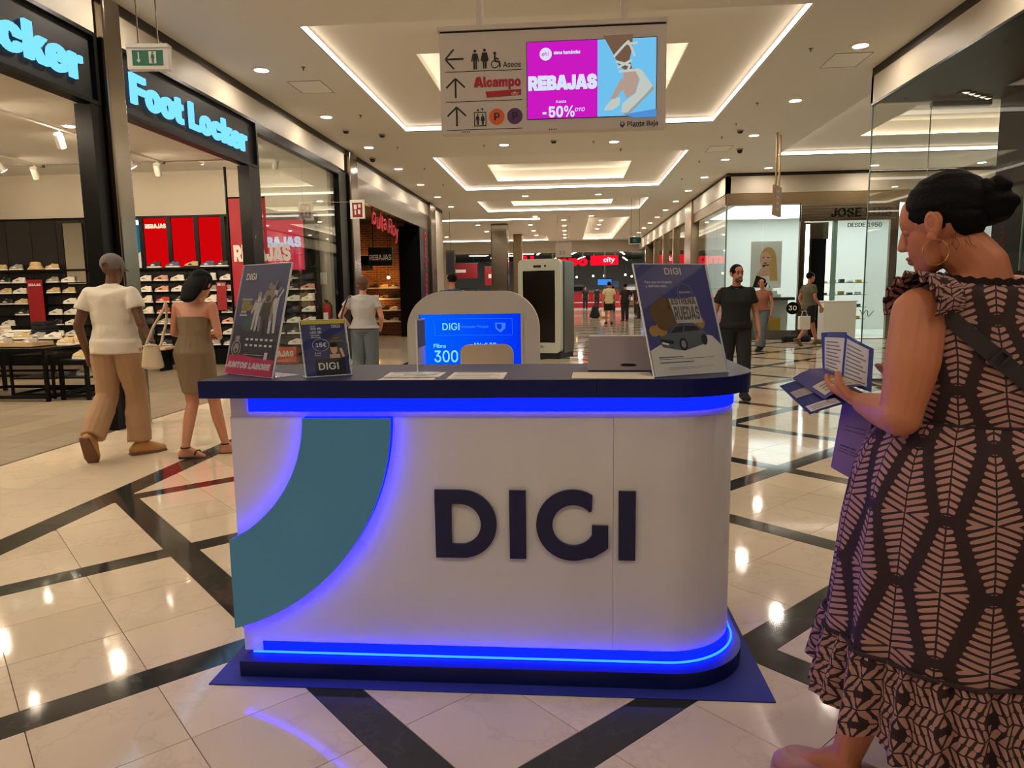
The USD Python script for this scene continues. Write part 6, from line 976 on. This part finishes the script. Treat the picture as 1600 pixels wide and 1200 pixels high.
for k in range(9):
    a = rb.uniform(-.5, .5); p0 = H3((-.07 + .012 * k * .3, -.035 - .004 * k, -.035)); wisp.append(tube([p0 + A_(.004 * math.sin(q * 2 + k) + a * .02 * q, -.004 * q, -.012 * q) for q in np.linspace(0, 3.5, 9)], .0004, 5))
part(hr0, 'loose_hair', cat(wisp), 'hair_black')
# sleeve frills of the shoulders
def frill(S_, s):
    c = loc(S_) + (0.0, 0, .03); v, f, uv = [], [], []; n, m_ = 60, 8
    for i in range(n + 1):
        t = i / n * math.pi * 1.25 - .4; ax = FW * math.cos(t) * .085 + A_(0, 0, 1) * math.sin(t) * .062
        for j in range(m_ + 1):
            k = j / m_; w = .012 * k * math.sin(t * 15) ; p = c + ax * (1 + .22 * k) + RT * s * (.0 + .085 * k) + A_(0, 0, -.012 * k + w) + ax * w * 3 - RT * s * .055
            v.append(p); uv.append((i * .008, k * .1))
    for i in range(n):
        for j in range(m_): a = i * (m_ + 1) + j; f += [[a, a + 1, a + m_ + 2], [a, a + m_ + 2, a + m_ + 1]]
    return trimesh.Trimesh(np.array(v), np.array(f), process=False), np.array(uv)
for S_, s in ((shL, -1), (shR, 1)):
    m, uv = frill(S_, s); part(fw_, 'sleeve_frill', m, 'ruffle_print', smooth=True, uv=uv)
stp = [ringpt(math.radians(a), z, .006) for a, z in zip(np.linspace(196, 306, 30), np.linspace(1.425, 1.02, 30))]
stp[0] = stp[0] + A_(0, .02, .0)
sv = []
for k, p in enumerate(stp):
    a = math.radians(np.linspace(196, 306, 30)[k]); out = unit(RT * math.cos(a) + FW * math.sin(a)); tg = unit(stp[min(k + 1, 29)] - stp[max(k - 1, 0)]); sd = unit(np.cross(out, tg)) * .019; sv += [p - sd, p + sd, p + sd + out * .004, p - sd + out * .004]
sf_ = []
for k in range(29):
    for j in range(4): a, b = k * 4 + j, k * 4 + (j + 1) % 4; sf_ += [[a, b, b + 4], [a, b + 4, a + 4]]
sbag = thing('bag_strap', 'broad dark shoulder strap crossing the back of the leaf-print dress', 'strap', tuple(O)); part(sbag, 'strap', trimesh.Trimesh(np.array(sv), np.array(sf_), process=False), 'strap_dark', smooth=60); part(sbag, 'buckle', frame(ex(sbox(-.014, -.022, .014, .022).difference(sbox(-.008, -.016, .008, .016)), .006), stp[14] + unit(RT * math.cos(math.radians(249)) + FW * math.sin(math.radians(249))) * .005, unit(stp[15] - stp[13]), unit(np.cross(unit(RT * math.cos(math.radians(249)) + FW * math.sin(math.radians(249))), unit(stp[15] - stp[13])))), 'strap_dark')
for k, an in enumerate((A_(.775, 1.90, .09), A_(1.20, 1.97, .09))):
    an = loc(an); d = unit(A_(-.94, .33, 0)); sd = A_(-d[1], d[0], 0)
    b_, s__ = shoe_m(an, d, -.02); part(fw_, 'sandal', wrinkle(soft(b_.trim_by_plane((0, 0, -1), -.062), .01, 3), .003, 60, 3), 'sandal_pink', smooth=True); part(fw_, 'sandal_sole', soft(s__, .015, 2), 'sandal_pink', smooth=True)
# leaflets and folder in the hands
def sheet(pts_lo, pts_hi, bend, thick=.0012, n=14):
    """A paper page between two edges, bowed by bend."""
    a, b, c, d = [loc(p) for p in (*pts_lo, *pts_hi)]; nrm = unit(np.cross(b - a, c - a)); v = []
    for i in range(n + 1):
        t = i / n; o = nrm * bend * math.sin(math.pi * t); v += [a + (b - a) * t + o, c + (d - c) * t + o]
    v = np.array(v); m = len(v); v = np.vstack([v, v - nrm * thick]); f = []
    for i in range(n):
        p = 2 * i; f += [[p, p + 2, p + 3], [p, p + 3, p + 1], [m + p, m + p + 3, m + p + 2], [m + p, m + p + 1, m + p + 3], [p, m + p, m + p + 2], [p, m + p + 2, p + 2], [p + 1, p + 3, m + p + 3], [p + 1, m + p + 3, m + p + 1]]
    f += [[0, 1, m + 1], [0, m + 1, m], [m - 2, 2 * m - 2, 2 * m - 1], [m - 2, 2 * m - 1, m - 1]]
    return trimesh.Trimesh(v, f, process=False)
def bil(q, u, v): return (np.array(q[0]) * (1 - u) + np.array(q[1]) * u) * (1 - v) + (np.array(q[2]) * (1 - u) + np.array(q[3]) * u) * v
def sub(q, u0, u1, v0, v1, lift):
    n = unit(np.cross(np.array(q[1]) - q[0], np.array(q[2]) - q[0])) * lift; return [bil(q, u, v) + n for u, v in ((u0, v0), (u1, v0), (u0, v1), (u1, v1))]
def leaflet(label, q, bend, items, mat='print_navy'):
    s = thing('leaflet', label, 'leaflet', tuple(O)); pg_ = own = part(s, 'page', sheet(q[:2], q[2:], bend), mat, smooth=40)
    for nm, (u0, u1, v0, v1), mt, l in items:
        r = sub(q, u0, u1, v0, v1, l + .0010); f = 10; b_ = lambda u: bend * math.sin(math.pi * u); n = unit(np.cross(np.array(q[1]) - q[0], np.array(q[2]) - q[0]))
        v = []; 
        for i in range(f + 1):
            u = u0 + (u1 - u0) * i / f; v += [loc(bil(q, u, v0)) + n * (b_(u) + l + .0008), loc(bil(q, u, v1)) + n * (b_(u) + l + .0008)]
        q_ = part(own if nm == 'print_line' else pg_, nm, trimesh.Trimesh(np.array(v), [t_ for i in range(f) for t_ in ([2 * i, 2 * i + 2, 2 * i + 3], [2 * i, 2 * i + 3, 2 * i + 1])], process=False), mt)
        if nm.endswith('panel') and own == pg_: own = pg_
    return s
lines = lambda n, u0, u1, v0, v1, mt='ink_grey': [('print_line', (u0, u1 - .1 * (k % 3) * (u1 - u0), v0 + (v1 - v0) * k / n, v0 + (v1 - v0) * (k + .35) / n), mt, .0008) for k in range(n)]
qa = [(.687, 2.05, 1.042), (.835, 1.995, 1.098), (.644, 2.2, 1.104), (.79, 2.2, 1.140)]
leaflet('lowest navy leaflet held flat in the hand of the person in leaf-print dress', qa, .006, [('white_panel', (.05, .55, .04, .22), 'print_pale', .0004)] + lines(3, .1, .5, .08, .2) + [('light_panel', (.05, .45, .5, .72), 'print_grey', .0004)])
qb = [(.73, 2.06, 1.083), (.822, 2.03, 1.126), (.682, 2.2, 1.128), (.785, 2.2, 1.158)]
leaflet('middle violet-blue leaflet with cream text panel held above the lowest one', qb, .014, [('cream_panel', (.1, .98, .08, .46), 'print_bone', .0004)] + lines(3, .2, .9, .16, .42), 'print_violet')
qc = [(.778, 2.22, 1.147), (.803, 2.13, 1.124), (.782, 2.26, 1.262), (.828, 2.18, 1.268)]
leaflet('upright left leaflet page with white text columns and blue border', qc, .012, [('white_panel', (.25, .97, .1, .88), 'print_pale', .0004)] + lines(9, .35, .9, .14, .84), 'leaf_blue')
qd = [(.803, 2.13, 1.124), (.845, 2.03, 1.108), (.828, 2.18, 1.262), (.858, 2.06, 1.228)]
leaflet('upright right leaflet page with rows of print, nearest the arm', qd, .016, [('white_panel', (.08, .9, .08, .93), 'print_pale', .0004)] + lines(9, .15, .85, .12, .88), 'leaf_blue')
fd = thing('paper_folder', 'lilac paper folder with fine print hanging below the hand in the foreground', 'folder', tuple(O))
fq = [(.761, 2.075, .881), (.815, 2.0, .855), (.787, 2.08, 1.068), (.845, 2.0, 1.07)]
part(fd, 'front_sheet', sheet(fq[:2], fq[2:], .004), 'purple_bag', smooth=40); fq2 = [tuple(A_(*p) + (.012, .012, 0)) for p in fq]; part(fd, 'rear_sheet', sheet(fq2[:2], fq2[2:], .004), 'purple_bag', smooth=40)
for k, (u0, u1, v0, v1) in enumerate([(.2, .7, .38, .40), (.2, .8, .34, .35), (.15, .85, .30, .31), (.25, .9, .62, .63), (.25, .9, .68, .69)]):
    r = [loc(p) for p in sub(fq, u0, u1, v0, v1, .004)]; part(fd, 'print_line', trimesh.Trimesh(np.array(r), [[0, 1, 3], [0, 3, 2]], process=False), 'print_dark')
